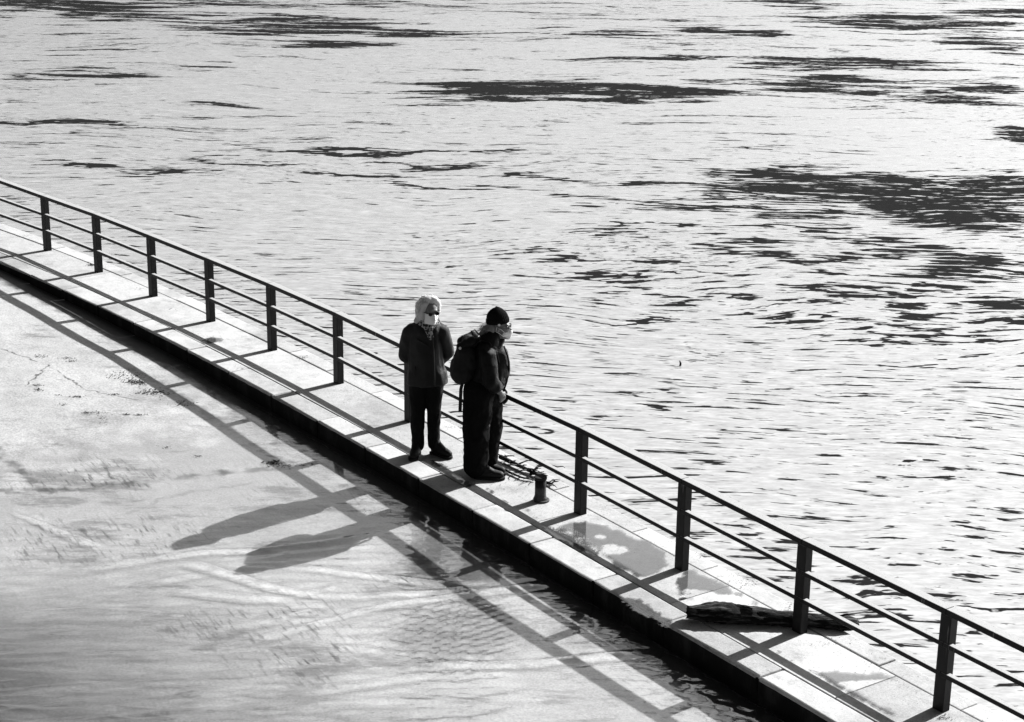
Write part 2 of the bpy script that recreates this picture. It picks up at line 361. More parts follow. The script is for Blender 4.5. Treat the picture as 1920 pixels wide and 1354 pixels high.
# ----------------------------------------------------------------- shallow flood water over it, with real ripples
def mat_film():
    b = NT('shallow_flood_water'); p = b.pos()
    n = b.noise(b.vm('MULTIPLY', p, (9, 22, 0)), 1.0, 3, .6)
    at = b.n('Attribute', attribute_name='depth').outputs['Fac']
    nor = b.bump(n, .25, .004)
    wetn = b.m('ADD', at, b.m('MULTIPLY', b.m('SUBTRACT', b.noise(p, 2.2, 4, .65), .5), .06))
    fr = b.m('MULTIPLY', b.glance(nor, 1.75, .03), b.mr(wetn, -.030, .004))
    gl = b.n('BsdfGlossy'); gl.inputs['Roughness'].default_value = .03; gl.inputs['Color'].default_value = (1, 1, 1, 1); b.set(gl.inputs['Normal'], nor)
    tr = b.n('BsdfTransparent'); b.set(tr.inputs['Color'], b.grey(b.mr(at, .03, .15, .98, .26, False)))
    mx = b.n('MixShader'); b.set(mx.inputs[0], fr); b.set(mx.inputs[1], tr.outputs[0]); b.set(mx.inputs[2], gl.outputs[0])
    fo = b.n('Attribute', attribute_name='crest_light').outputs['Fac']           # bright ripple crests painted as thin pale lines
    fo = b.m('MULTIPLY', fo, b.mr(b.noise(p, 6, 4, .7), .36, .62)); fd = b.n('BsdfDiffuse'); fd.inputs['Color'].default_value = (.42, .42, .42, 1)
    m2 = b.n('MixShader'); b.set(m2.inputs[0], b.m('MULTIPLY', fo, .62)); b.set(m2.inputs[1], mx.outputs[0]); b.set(m2.inputs[2], fd.outputs[0])
    return b.done(m2.outputs[0])
M['film'] = mat_film()
STEP = .018
gx = np.arange(-9.5, 4.2, STEP); gy = np.arange(8.5, 20.5, STEP)
X, Y = np.meshgrid(gx, gy)
def blob_mask(px, py, hx, hy, soft=.6):
    c = G(px, py, Z_FLOOD); rx = (G(px + hx, py, Z_FLOOD) - c).length; ry = (G(px, py - hy, Z_FLOOD) - G(px, py + hy, Z_FLOOD)).length / 2
    d = np.hypot((X - c.x) / rx, (Y - c.y) / ry)
    return np.clip((1 + soft - d) / (2 * soft), 0, 1) ** 2 * (3 - 2 * np.clip((1 + soft - d) / (2 * soft), 0, 1))
def vnoise(freqx, freqy, seed, ang=0.0):
    """smooth value noise on the grid"""
    ca, sa = math.cos(ang), math.sin(ang)
    u = (X * ca + Y * sa) * freqx; v = (-X * sa + Y * ca) * freqy
    u = u - math.floor(u.min()); v = v - math.floor(v.min())
    tab = np.random.default_rng(seed).random((int(v.max()) + 3, int(u.max()) + 3))
    i = u.astype(int); j = v.astype(int); fu = u - i; fv = v - j
    fu = fu * fu * (3 - 2 * fu); fv = fv * fv * (3 - 2 * fv)
    return (tab[j, i] * (1 - fu) + tab[j, i + 1] * fu) * (1 - fv) + (tab[j + 1, i] * (1 - fu) + tab[j + 1, i + 1] * fu) * fv - .5
H = np.zeros_like(X); CREST_LIGHT = np.zeros_like(X)
low = np.clip((16.3 - Y) / 4.5, 0, 1) ** 1.3 * np.clip((1.2 - X) / 3.0, 0, 1)          # wind ripples grow towards the open flood
H += .044 * low * (.6 * vnoise(2.6, 11, 1, rad(4)) + .6 * vnoise(3.6, 17, 2, rad(-5)) + .45 * vnoise(5, 24, 3, rad(7)))
H += .0036 * (vnoise(4, 9, 4, rad(20)) + .7 * vnoise(7, 14, 5, rad(-30)))
zone = blob_mask(835, 1185, 125, 75)                                            # crossing ripples where the reflections break up
for a, lam, amp in ((-35, .085, .0034), (38, .095, .0028), (5, .12, .0018)):
    k = 2 * math.pi / lam
    H += amp * zone * np.sin(k * (X * math.sin(rad(a)) + Y * math.cos(rad(a))) + 5 * vnoise(1.6, 1.6, 130 + a))
chop = np.maximum(blob_mask(1200, 1190, 190, 55), blob_mask(1350, 1300, 170, 60))  # small chop along the wall
H += .0060 * chop * (vnoise(11, 14, 6, rad(-25)) + .7 * vnoise(16, 20, 7, rad(15)))
chop2 = blob_mask(930, 1310, 130, 45)
H += .0035 * chop2 * (vnoise(9, 13, 8, rad(15)))
CREST = [([(0, 956), (74, 980), (130, 1003), (197, 1027)], .0024), ([(149, 1066), (261, 1051), (335, 1040), (410, 1032), (477, 1034), (540, 1025), (640, 1014), (720, 996)], .0026),
         ([(335, 1047), (428, 1073), (503, 1099), (558, 1109), (640, 1115)], .0032), ([(316, 1096), (410, 1111), (484, 1122), (560, 1124)], .0028),
         ([(521, 1122), (581, 1111), (640, 1098)], .0018), ([(560, 1062), (600, 1066), (674, 1077), (749, 1084), (846, 1096)], .0026),
         ([(430, 1200), (520, 1188), (600, 1170), (656, 1151), (712, 1137), (767, 1127), (860, 1116), (935, 1107), (1046, 1094)], .0030),
         ([(600, 1116), (674, 1116), (767, 1112), (935, 1103), (1030, 1092)], .0026), ([(560, 1296), (600, 1289), (674, 1282), (749, 1272), (823, 1261)], .0028),
         ([(760, 1250), (823, 1246), (935, 1244), (1028, 1240), (1121, 1230), (1200, 1222)], .0036), ([(470, 1050), (600, 1034), (720, 1022)], .0014),
         ([(200, 1110), (330, 1082), (430, 1070)], .0016), ([(0, 1150), (160, 1140), (330, 1150)], .0016), ([(380, 1180), (500, 1165), (600, 1140)], .0018)]
for pts, amp in CREST:
    # smooth curve through the points
    P = np.array([[*G(*q, Z_FLOOD)[:2]] for q in pts]); L = np.r_[0, np.cumsum(np.hypot(*np.diff(P, axis=0).T))]
    s = np.linspace(0, L[-1], max(int(L[-1] / .03), 8))
    C = np.c_[np.interp(s, L, P[:, 0]), np.interp(s, L, P[:, 1])]
    ker = np.ones(15) / 15
    Cp = np.pad(C, ((7, 7), (0, 0)), mode='edge'); C = np.c_[np.convolve(Cp[:, 0], ker, 'valid'), np.convolve(Cp[:, 1], ker, 'valid')]
    bx0, by0 = C.min(0) - .3; bx1, by1 = C.max(0) + .3
    i0, i1 = np.searchsorted(gx, (bx0, bx1)); j0, j1 = np.searchsorted(gy, (by0, by1))
    if i1 <= i0 or j1 <= j0: continue
    sx, sy = X[j0:j1, i0:i1], Y[j0:j1, i0:i1]; best = np.full(sx.shape, 9e9); pos = np.zeros(sx.shape)
    for k in range(len(C)):
        d2 = (sx - C[k, 0]) ** 2 + (sy - C[k, 1]) ** 2; mm = d2 < best; best[mm] = d2[mm]; pos[mm] = k / len(C)
    d = np.sqrt(best); fade = np.clip(np.sin(np.pi * np.clip(pos, .02, .98)) * 2.2, 0, 1)
    CREST_LIGHT[j0:j1, i0:i1] = np.maximum(CREST_LIGHT[j0:j1, i0:i1], fade * np.exp(-(d / .014) ** 2) * min(1, amp / .0030))
    H[j0:j1, i0:i1] += 6.5 * amp * fade * (np.exp(-(d / .035) ** 2) - .35 * np.exp(-((d - .085) / .04) ** 2))
# which side of the wall
offs = np.full(X.shape, 9.0)
for t_ in np.arange(2, 16, .25):
    p_, a_, n_ = rail_pt(t_)
    u = (X - p_.x) * a_.x + (Y - p_.y) * a_.y; v = (X - p_.x) * n_.x + (Y - p_.y) * n_.y
    mm = np.abs(u) < .3; offs[mm] = np.minimum(offs[mm], v[mm])
gz = ground_z(X, Y, offs); Zw = Z_FLOOD + H
dep = Zw - gz
keep = (offs > .735) & (dep > -.06)
Zw = np.maximum(Zw, gz + .0025)
Vw = np.c_[X.ravel(), Y.ravel(), Zw.ravel()]
me, used = grid_mesh('flood_water', Vw, len(gx), len(gy), keep)
at = me.attributes.new('crest_light', 'FLOAT', 'POINT'); at.data.foreach_set('value', CREST_LIGHT.ravel()[used].astype(np.float32))
at = me.attributes.new('depth', 'FLOAT', 'POINT'); at.data.foreach_set('value', dep.ravel()[used].astype(np.float32))
tag(link('flood_water', me, M['film']), 'shallow rippled flood water lying over the lower quay', 'water', kind='structure')

# ----------------------------------------------------------------- the raised walkway, stone by stone
walk = tag(empty('walkway', Q(6, .2)), 'narrow raised concrete walkway edged with kerb stones between river and flood', 'walkway', kind='structure')
def piece(name, t0, t1, o0, o1, z0, zt, mat, bev=.006, n=3, jit=.0):
    bm = bmesh.new(); g = .004
    L = (Q(t1, 0) - Q(t0, 0)).length; e = g / L
    ts = np.linspace(t0 + e * (t1 - t0), t1 - e * (t1 - t0), n + 1)
    c = Q((t0 + t1) / 2, (o0 + o1) / 2)
    rag = (lambda t_: .009 * mnoise.noise(Vector((t_ * 9, 1, 2))) + .005 * mnoise.noise(Vector((t_ * 27, 5, 2)))) if name == 'kerb_stone' else (lambda t_: 0)
    rings = []
    for t_ in ts:
        rings.append([bm.verts.new(Q(t_, o_, z_) - c + Vector((0, 0, 0))) for o_, z_ in ((o0, z0), (o1 + rag(t_), z0), (o1 + rag(t_), zt), (o0, zt))])
    for a, b_ in zip(rings, rings[1:]):
        for k in range(4): bm.faces.new((a[k], b_[k], b_[(k + 1) % 4], a[(k + 1) % 4]))
    bm.faces.new(rings[0]); bm.faces.new(rings[-1][::-1])
    bmesh.ops.recalc_face_normals(bm, faces=bm.faces)
    if bev:
        ed = [e_ for e_ in bm.edges if len(e_.link_faces) == 2 and e_.calc_face_angle(0) > 1.0 and max(v.co.z for v in e_.verts) > zt - .01]
        bmesh.ops.bevel(bm, geom=ed, offset=bev, segments=2, profile=.5, affect='EDGES')
    bm.normal_update()
    if name == 'kerb_stone':                                            # upright faces painted near-black for their shade
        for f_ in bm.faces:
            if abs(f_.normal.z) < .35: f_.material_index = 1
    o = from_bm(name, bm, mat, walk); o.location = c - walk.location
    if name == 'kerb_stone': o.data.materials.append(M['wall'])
    return o
kj = [4.29 - .655 * k for k in range(12, 0, -1)] + [4.57, 5.26, 5.93, 6.60, 7.26, 7.94, 8.58, 9.2, 9.83, 10.47, 11.23] + [11.23 + .66 * k for k in range(1, 9)]
for i, (a, e) in enumerate(zip(kj, kj[1:])):
    dz = random.uniform(-.004, .004); do = random.uniform(-.006, .006)
    piece('kerb_stone', a, e, .492, .75 + do, -.13, dz, M['kerb'], .016, 10)
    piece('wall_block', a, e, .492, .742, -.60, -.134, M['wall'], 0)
oj = [-4.0 + .62 * k for k in range(0, 11)] + [3.21, 3.81, 4.45, 5.1, 5.66, 6.3, 6.9, 7.45, 8.0, 8.58, 9.39, 10.05, 10.75, 11.47, 12.03] + [12.03 + .63 * k for k in range(1, 9)]
for a, e in zip(oj, oj[1:]):
    piece('edge_stone', a, e, -.34, -.148, -.60, random.uniform(-.008, .004), M['edge'], .010)
sj = [-4.0, -1.9, .1, 2.05, 3.95, 5.95, 7.9, 8.95, 10.3, 11.6, 13.6, 15.6, 17.4]
for a, e in zip(sj, sj[1:]):
    piece('walkway_slab', a, e, -.136, .480, -.60, -.004, M['slab'], .005, 4)

# ----------------------------------------------------------------- railing
POSTS = [(-1, None), (0, None), (1, (-6.288, 24.362)), (2, (-5.372, 23.305)), (3, (-4.462, 22.215)), (4, (-3.586, 21.183)), (5, (-2.718, 20.095)),
         (6, (-1.862, 18.961)), (7, None), (8, None), (9, (.627, 15.424)), (10, (1.438, 14.246)), (11, (2.263, 13.104)), (12, (3.101, 11.887)), (13, None), (14, None), (15, None)]
rail = tag(empty('railing', Q(6, 0)), 'black steel railing with three rails along the river edge of the walkway', 'railing')
PD, PW = .075, .10
def post_frame(k, xy):
    p, a, n = rail_pt(k)
    if xy: p = Vector((xy[0], xy[1], 0)) - a * (PW / 2) - n * (PD / 2)      # measured at the near corner of the foot
    else: p = p - a * (PW / 2) - n * (PD / 2)
    return p, a, n
def boxbar(bm, p, q, n, wdt, zlo, zhi):
    """bar from p to q (plan points on the quay-side face line), width wdt going to -n, heights given at both ends"""
    lo = [p + Vector((0, 0, zlo[0])), q + Vector((0, 0, zlo[1])), q - n * wdt + Vector((0, 0, zlo[1])), p - n * wdt + Vector((0, 0, zlo[0]))]
    hi = [p + Vector((0, 0, zhi[0])), q + Vector((0, 0, zhi[1])), q - n * wdt + Vector((0, 0, zhi[1])), p - n * wdt + Vector((0, 0, zhi[0]))]
    hexa(bm, lo, hi)
frames = [post_frame(*pp) for pp in POSTS]
HT = {1: .715, 2: .735, 3: .742, 4: .735, 5: .742, 6: .748, 9: .775, 10: .765, 11: .735, 12: .745}
HT = {k: HT.get(k, .745) for k, _ in POSTS}
for (k, xy), (p, a, n) in zip(POSTS, frames):
    bm = bmesh.new(); z1 = HT[k] - .002
    c = [p - a * PW / 2 + n * PD / 2, p + a * PW / 2 + n * PD / 2, p + a * PW / 2 - n * PD / 2, p - a * PW / 2 - n * PD / 2]
    hexa(bm, [q + Vector((0, 0, -.03)) for q in c], [q + Vector((0, 0, z1)) for q in c]); bevel(bm, .004)
    bmesh.ops.recalc_face_normals(bm, faces=bm.faces)
    bmesh.ops.translate(bm, verts=bm.verts, vec=-p)
    o = from_bm('post', bm, M['steel'], rail); o.location = p - rail.location
for nm, frac, hgt, wdt, proud in (('top_rail', 1.0, .046, .085, .006), ('middle_rail', .690, .036, .045, .003), ('lower_rail', .380, .036, .045, .003)):
    for i in range(len(frames) - 1):
        (p, a, n), (q, a2, n2) = frames[i], frames[i + 1]
        nn = ((n + n2) / 2).normalized(); d = (q - p).normalized() * .002
        P0 = p + nn * (PD / 2 + proud) + d; P1 = q + nn * (PD / 2 + proud) - d
        z0, z1 = HT[POSTS[i][0]] * frac, HT[POSTS[i + 1][0]] * frac
        z0 -= 0 if nm == 'top_rail' else hgt / 2; z1 -= 0 if nm == 'top_rail' else hgt / 2
        bm = bmesh.new(); boxbar(bm, P0, P1, nn, wdt, (z0, z1), (z0 + hgt, z1 + hgt))
        bmesh.ops.recalc_face_normals(bm, faces=bm.faces); bevel(bm, .003)
        c = (P0 + P1) / 2
        bmesh.ops.translate(bm, verts=bm.verts, vec=-c)
        o = from_bm(nm, bm, M['steel'], rail); o.location = c - rail.location

# ----------------------------------------------------------------- people
def plain(name, col, rough=.85, spec=.3, scale=60, bump=.3, bdist=.004, var=.3, sheen=0.0):
    b = NT(name); p = b.obj(); n = b.noise(p, scale, 4, .6); n2 = b.noise(p, 7, 3, .6)
    c = b.m('MULTIPLY', col, b.m('ADD', 1 - var / 2, b.m('MULTIPLY', n2, var)))
    return b.done(b.principled(c, rough, spec, b.bump(n, bump, bdist), sheen=sheen))
M['skin'] = plain('skin', .10, .55, .3, 220, .15, .001, .15)
M['coat_grey'] = plain('dark_grey_rain_shell', .016, .6, .07, 28, .5, .012, .4)
M['black_cloth'] = plain('black_trouser_cloth', .004, .9, .1, 90, .4, .004)
M['coat_black'] = plain('black_jacket_shell', .0045, .6, .07, 24, .5, .012)
M['denim'] = plain('dark_work_cloth', .0045, .95, .03, 120, .4, .004, .8)
M['nylon'] = plain('black_pack_nylon', .004, .7, .15, 150, .4, .003)
M['knit'] = plain('dark_knit', .009, .95, .1, 10, .2, .003)
M['mask'] = plain('white_mask_fabric', .55, .9, .1, 160, .15, .001, .08)
M['scarf'] = None
M['leather'] = plain('dark_boot_leather', .006, .6, .15, 80, .4, .004, .6)
M['sole'] = plain('boot_sole_rubber', .008, .8, .2, 60, .3, .003)
M['lace'] = plain('pale_lace', .5, .9, .1)
M['lens'] = plain('dark_spectacle_lens', .006, .2, .3, 4, 0, .001, 0)
M['buckle'] = plain('pale_plastic_buckle', .45, .4, .4)
def mat_scarf():
    b = NT('checked_scarf'); p = b.obj(); v = b.vor(p, 48)
    c = b.m('ADD', .02, b.m('MULTIPLY', b.mr(v, .44, .56), .22))
    return b.done(b.principled(c, .9, .1, b.bump(b.noise(p, 60, 3), .4, .005)))
M['scarf'] = mat_scarf()
def mat_hair(name, col):
    b = NT(name); p = b.obj(); n = b.noise(p, 40, 3, .6)
    d = b.n('BsdfDiffuse'); b.set(d.inputs['Color'], b.grey(b.m('MULTIPLY', col, b.m('ADD', .75, b.m('MULTIPLY', n, .5)))))
    t = b.n('BsdfTranslucent'); b.set(t.inputs['Color'], (col, col, col, 1))
    mx = b.n('MixShader'); mx.inputs[0].default_value = .35; b.set(mx.inputs[1], d.outputs[0]); b.set(mx.inputs[2], t.outputs[0])
    return b.done(mx.outputs[0])
M['hair_white'] = mat_hair('white_hair', .72); M['hair_under'] = mat_hair('grey_under_hair', .50); M['hair_fair'] = mat_hair('fair_hair', .20)

def ico(sub=2):
    bm = bmesh.new(); bmesh.ops.create_icosphere(bm, subdivisions=sub, radius=1.0)
    v = np.array([x.co[:] for x in bm.verts]); f = [[x.index for x in q.verts] for q in bm.faces]; bm.free(); return v, f
_ICO = ico(3)
def cap_geo(p0, r0, p1, r1, sq=None, n=14):
    """tapered capsule; sq=(direction, factor) squashes the round section along a direction"""
    p0, p1 = Vector(p0), Vector(p1); d = p1 - p0; L = d.length; z = d.normalized() if L > 1e-6 else Vector((0, 0, 1))
    x = z.cross(Vector((.3, .9, .2))).normalized()
    if sq: x = (Vector(sq[0]) - z * z.dot(Vector(sq[0]))).normalized()
    y = z.cross(x); f = sq[1] if sq else 1.0
    rows = [(-r0 * math.cos(a), r0 * math.sin(a)) for a in np.linspace(.15, math.pi / 2, 5)] + [(L + r1 * math.sin(a), r1 * math.cos(a)) for a in np.linspace(0, math.pi / 2 - .15, 5)]
    V, F = [], []
    for h, r in rows:
        for k in range(n):
            a = 2 * math.pi * k / n
            V.append(p0 + z * h + x * (math.cos(a) * r * f) + y * (math.sin(a) * r))
    for i in range(len(rows) - 1):
        for k in range(n):
            F.append((i * n + k, i * n + (k + 1) % n, (i + 1) * n + (k + 1) % n, (i + 1) * n + k))
    F.append(tuple(range(n))[::-1]); F.append(tuple(range((len(rows) - 1) * n, len(rows) * n)))
    return V, F
def ell_geo(c, r, rot=None):
    R = rot.to_matrix() if rot is not None else Matrix.Identity(3); c = Vector(c)
    return [c + R @ Vector((v[0] * r[0], v[1] * r[1], v[2] * r[2])) for v in _ICO[0]], _ICO[1]
def C(p0, r0, p1, r1, sq=None): return cap_geo(p0, r0, p1, r1, sq)
def Eo(c, r, rz=0.0, rx=0.0, ry=0.0):
    from mathutils import Euler
    return ell_geo(c, r, Euler((rx, ry, rz)))
def blob(name, prims, mat, parent, vox=.012, it=6, fac=.5, folds=None, cut=None):
    """many overlapping shapes fused into one continuous surface"""
    V, F = [], []
    for v, f in prims:
        o = len(V); V += list(v); F += [[i + o for i in q] for q in f]
    me = bpy.data.meshes.new(name); me.from_pydata([tuple(v) for v in V], [], F); me.update()
    o = bpy.data.objects.new(name, me); COL.objects.link(o)
    md = o.modifiers.new('r', 'REMESH'); md.mode = 'VOXEL'; md.voxel_size = vox
    if it:
        ms = o.modifiers.new('s', 'SMOOTH'); ms.factor = fac; ms.iterations = it
    dg = bpy.context.evaluated_depsgraph_get(); ev = o.evaluated_get(dg); nm = bpy.data.meshes.new_from_object(ev)
    bpy.data.objects.remove(o, do_unlink=True); bpy.data.meshes.remove(me)
    nm.name = name; nm.materials.clear()
    if cut is not None:                                                  # straight hem
        bm = bmesh.new(); bm.from_mesh(nm); r = bmesh.ops.bisect_plane(bm, geom=bm.verts[:] + bm.edges[:] + bm.faces[:], plane_co=cut[0], plane_no=cut[1], clear_outer=True)
        ed = [e_ for e_ in r['geom_cut'] if isinstance(e_, bmesh.types.BMEdge)]
        bmesh.ops.edgeloop_fill(bm, edges=ed); bm.to_mesh(nm); bm.free(); nm.update()
    if folds:                                                            # creases in the cloth
        co = np.empty(len(nm.vertices) * 3); nm.vertices.foreach_get('co', co); co = co.reshape(-1, 3)
        no = np.empty(len(nm.vertices) * 3); nm.vertices.foreach_get('normal', no); no = no.reshape(-1, 3)
        d = np.array([sum(a * (1 - abs(mnoise.noise(Vector((p[0] * sx, p[1] * sy, p[2] * sz)) + Vector((ph, ph, ph)))) * 2) for a, (sx, sy, sz), ph in folds) for p in co])
        co += no * d[:, None]; nm.vertices.foreach_set('co', co.ravel()); nm.update()
    ob = link(name, nm, mat, parent, True)
    return ob
def strands(name, roots, mat, parent, width=.004, seg=4):
    """locks of hair: thin tapering ribbons; roots = list of point lists"""
    bm = bmesh.new()
    for pts in roots:
        pts = [Vector(p) for p in pts]; prev = None
        side = (pts[-1] - pts[0]).cross(Vector((random.uniform(-1, 1), random.uniform(-1, 1), random.uniform(-1, 1)))).normalized()
        for i, p in enumerate(pts):
            wd = width * (1 - i / (len(pts) - 1) * .85)
            a, c = bm.verts.new(p - side * wd), bm.verts.new(p + side * wd)
            if prev: bm.faces.new((prev[0], prev[1], c, a))
            prev = (a, c)
    return from_bm(name, bm, mat, parent, True)
def boot(parent, heel, yaw, length=.27, h=.13, mat=None, wd=.048):
    """boot standing on z=0 with its heel at heel, pointing along yaw (0 = +x)"""
    f = Vector((math.cos(yaw), math.sin(yaw), 0)); s_ = Vector((-f.y, f.x, 0)); H0 = Vector(heel)
    def P(a, b_, z): return H0 + f * a + s_ * b_ + Vector((0, 0, z))
    up = [C(P(.045, 0, .055), .046, P(.05, 0, h), .050), C(P(.05, 0, .055), .048, P(length * .62, 0, .050), .044), C(P(length * .62, .002, .050), .046, P(length - .045, .004, .042), .038),
          C(P(.06, 0, h * .85), .045, P(length * .55, 0, .07), .036)]
    b_ = blob('boot', up, mat or M['leather'], parent, .008, 4)
    bm = bmesh.new(); out = [(0, .034), (.03, .042), (.09, .036), (.17, .046), (length - .06, .050), (length - .02, .036), (length + .002, .012)]
    ring = [P(a, w_, 0) for a, w_ in out] + [P(a, -w_, 0) for a, w_ in out[::-1]]
    lo = [bm.verts.new(q + Vector((0, 0, .002))) for q in ring]; hi = [bm.verts.new(q + Vector((0, 0, .024))) for q in ring]
    n = len(ring); bm.faces.new(lo); bm.faces.new(hi[::-1])
    for i in range(n): bm.faces.new((lo[i], hi[i], hi[(i + 1) % n], lo[(i + 1) % n]))
    bmesh.ops.recalc_face_normals(bm, faces=bm.faces)
    from_bm('sole', bm, M['sole'], b_)
    bm = bmesh.new()
    for k in range(5):
        a = length * (.30 + .075 * k); z = .118 - .0155 * k
        tube(bm, [P(a, -.026, z - .012), P(a + .01, 0, z + .004), P(a + .012, .026, z - .010)], .0035, 5)
        tube(bm, [P(a + .014, -.024, z - .014), P(a + .004, 0, z + .003), P(a, .026, z - .012)], .0035, 5)
    from_bm('lace', bm, M['lace'], b_)
    return b_
def hand(prims, wrist, direction, palm_n, L=.18, curl=.5, thumb=1):
    """palm, four unequal fingers and a thumb, added to a body's shapes"""
    w_ = Vector(wrist); d = Vector(direction).normalized(); n = Vector(palm_n); n = (n - d * n.dot(d)).normalized(); s_ = d.cross(n)
    pc = w_ + d * L * .5
    prims.append(C(w_, .024, w_ + d * L * .22, .030, (n, .6)))
    for k in range(4): prims.append(C(w_ + d * .03 + s_ * (k - 1.5) * .012, .013, pc + s_ * (k - 1.5) * .019, .011))
    for k, ln in enumerate((.80, .95, 1.0, .86)):
        b0 = pc + s_ * (k - 1.5) * .019; cur = b0; dd = d.copy()
        for j, fr in enumerate((.22, .16, .12)):
            ang = curl * (.5 + .45 * j); dd = (d * math.cos(ang) + n * math.sin(ang)).normalized()
            nx = cur + dd * L * fr * ln; prims.append(C(cur, .0095 - .001 * j, nx, .009 - .001 * j)); cur = nx
    t0 = w_ + d * L * .14 + s_ * thumb * .022; t1 = t0 + (d * .6 + s_ * thumb * .7 + n * .35).normalized() * .036; t2 = t1 + (d * .9 + n * .4 + s_ * thumb * .1).normalized() * .03
    prims.append(C(t0, .014, t1, .011)); prims.append(C(t1, .011, t2, .009))
def head_prims(c, yaw, pitch=0.0, s=1.0):
    """skull, jaw, nose, ears, brow; c = centre of the skull, yaw: where the face looks (0 = +x)"""
    f = Vector((math.cos(yaw) * math.cos(pitch), math.sin(yaw) * math.cos(pitch), math.sin(pitch))); l = Vector((-math.sin(yaw), math.cos(yaw), 0)); u = f.cross(l)
    c = Vector(c)
    def P(a, b_, z): return c + (f * a + l * b_ + u * z) * s
    pr = [Eo(P(-.012, 0, .028), (.098 * s, .078 * s, .092 * s), yaw), Eo(P(.030, 0, -.030), (.066 * s, .064 * s, .085 * s), yaw), C(P(.055, 0, -.085), .030 * s, P(.066, 0, -.098), .022 * s),
          C(P(.085, 0, .012), .010 * s, P(.108, 0, -.028), .014 * s), C(P(.082, -.034, .026), .012 * s, P(.082, .034, .026), .012 * s),
          C(P(.078, -.017, -.060), .010 * s, P(.078, .017, -.060), .010 * s),
          Eo(P(-.005, .078, -.01), (.020 * s, .009 * s, .030 * s), yaw), Eo(P(-.005, -.078, -.01), (.020 * s, .009 * s, .030 * s), yaw),
          C(P(-.015, 0, -.06), .055 * s, P(-.035, 0, -.19), .058 * s)]
    return pr, P, f, l, u
def eyes(body, P, s):
    for sg in (-1, 1):
        v, f = Eo(P(.080, sg * .031, .008), (.010 * s, .013 * s, .008 * s))
        me = bpy.data.meshes.new('eye'); me.from_pydata([tuple(q) for q in v], [], f); link('eye', me, M['lens'], body, True)
def spectacles(parent, P, s, r=.024, dark=True):
    bm = bmesh.new()
    for sg in (-1, 1):
        ring = [P(.104 - .05 * abs(sg * .033 + r * math.cos(a) * 1.15) ** 1.5 * 10 * .3, sg * .033 + r * 1.15 * math.cos(a), .006 + r * .85 * math.sin(a)) for a in np.linspace(0, 2 * math.pi, 17)[:-1]]
        tube(bm, ring + [ring[0]], .0028 * s, 5)
        tube(bm, [P(.098, sg * .060, .014), P(.04, sg * .082, .014), P(-.005, sg * .086, .006)], .0028 * s, 5)
    tube(bm, [P(.106, -.008, .012), P(.110, 0, .015), P(.106, .008, .012)], .0028 * s, 5)
    g = from_bm('glasses', bm, M['nylon'], parent, True)
    for sg in (-1, 1):
        bm = bmesh.new()
        ring = [bm.verts.new(P(.103, sg * .033 + r * 1.1 * math.cos(a), .006 + r * .8 * math.sin(a))) for a in np.linspace(0, 2 * math.pi, 17)[:-1]]
        back = [bm.verts.new(v.co - (P(1, 0, 0) - P(0, 0, 0)).normalized() * .002) for v in ring]
        bm.faces.new(ring); bm.faces.new(back[::-1])
        for i in range(16): bm.faces.new((ring[i], back[i], back[(i + 1) % 16], ring[(i + 1) % 16]))
        bmesh.ops.recalc_face_normals(bm, faces=bm.faces)
        from_bm('lens', bm, M['lens'], g)
    return g

# ---- woman with white hair (x to the right of the picture, y away, z up; origin between her feet)
W = empty('person', G(800, 853)); W.location.z = 0
tag(W, 'white-haired person in dark rain jacket and white pleated mask, arms held behind back', 'person', 'people standing on the walkway')
HC = (.028, -.02, 1.455); YAW = rad(-62)
hp, HP, hf, hl, hu = head_prims(HC, YAW, rad(-4), 1.0)
pr = list(hp)
pr += [C((.0, .03, 1.30), .06, (-.005, .03, 1.18), .10, ((0, 1, 0), .9)), C((-.01, .03, 1.18), .13, (0, .03, .95), .125, ((0, 1, 0), .75)), C((0, .03, .95), .125, (0, .03, .90), .125, ((0, 1, 0), .8)),
       C((-.15, .03, 1.22), .045, (-.20, .08, .99), .040), C((-.20, .08, .99), .038, (-.07, .17, .84), .028), C((.14, .03, 1.235), .045, (.185, .09, 1.02), .040), C((.185, .09, 1.02), .038, (.06, .18, .85), .028),
       C((-.07, .03, .80), .075, (-.085, .02, .45), .058), C((-.085, .02, .45), .056, (-.085, .03, .09), .040), C((.065, .03, .80), .075, (.07, .03, .45), .058), C((.07, .03, .45), .056, (.065, .03, .09), .040)]
hand(pr, (-.07, .17, .84), (.9, .1, -.45), (.1, 1, .2), .165, .7, 1); hand(pr, (.06, .18, .85), (-.85, .15, -.5), (0, -1, .2), .165, .6, -1)
wb = blob('body', pr, M['skin'], W, .0085, 2)
eyes(wb, HP, 1.0); spectacles(W, HP, 1.0, .019)
# jacket: hooded shell, hem over the hips
fold = [(.011, (6, 6, 2.6), 3.1), (.006, (13, 13, 7), 7.7)]
jk = [C((-.135, .03, 1.245), .068, (.115, .03, 1.255), .066), C((-.02, .03, 1.20), .15, (-.01, .03, 1.0), .160, ((0, 1, 0), .78)), C((-.01, .03, 1.0), .160, (.0, .03, .80), .178, ((0, 1, 0), .82)), C((-.04, .03, .80), .138, (.045, .03, .80), .138),
      C((0, .03, .79), .180, (.005, .03, .62), .192, ((0, 1, 0), .84)), C((-.05, .03, .80), .138, (-.05, .03, .62), .140), C((.055, .03, .80), .136, (.055, .03, .62), .138),
      C((-.158, .03, 1.225), .066, (-.212, .075, .99), .058), C((-.212, .075, .99), .056, (-.09, .165, .86), .046), C((.145, .03, 1.235), .064, (.192, .085, 1.02), .056), C((.192, .085, 1.02), .054, (.08, .17, .87), .044),
      C((-.07, .06, 1.315), .045, (.07, .06, 1.32), .045), C((-.085, .0, 1.30), .036, (-.045, -.06, 1.255), .030), C((.085, .0, 1.30), .036, (.075, -.05, 1.265), .030)]
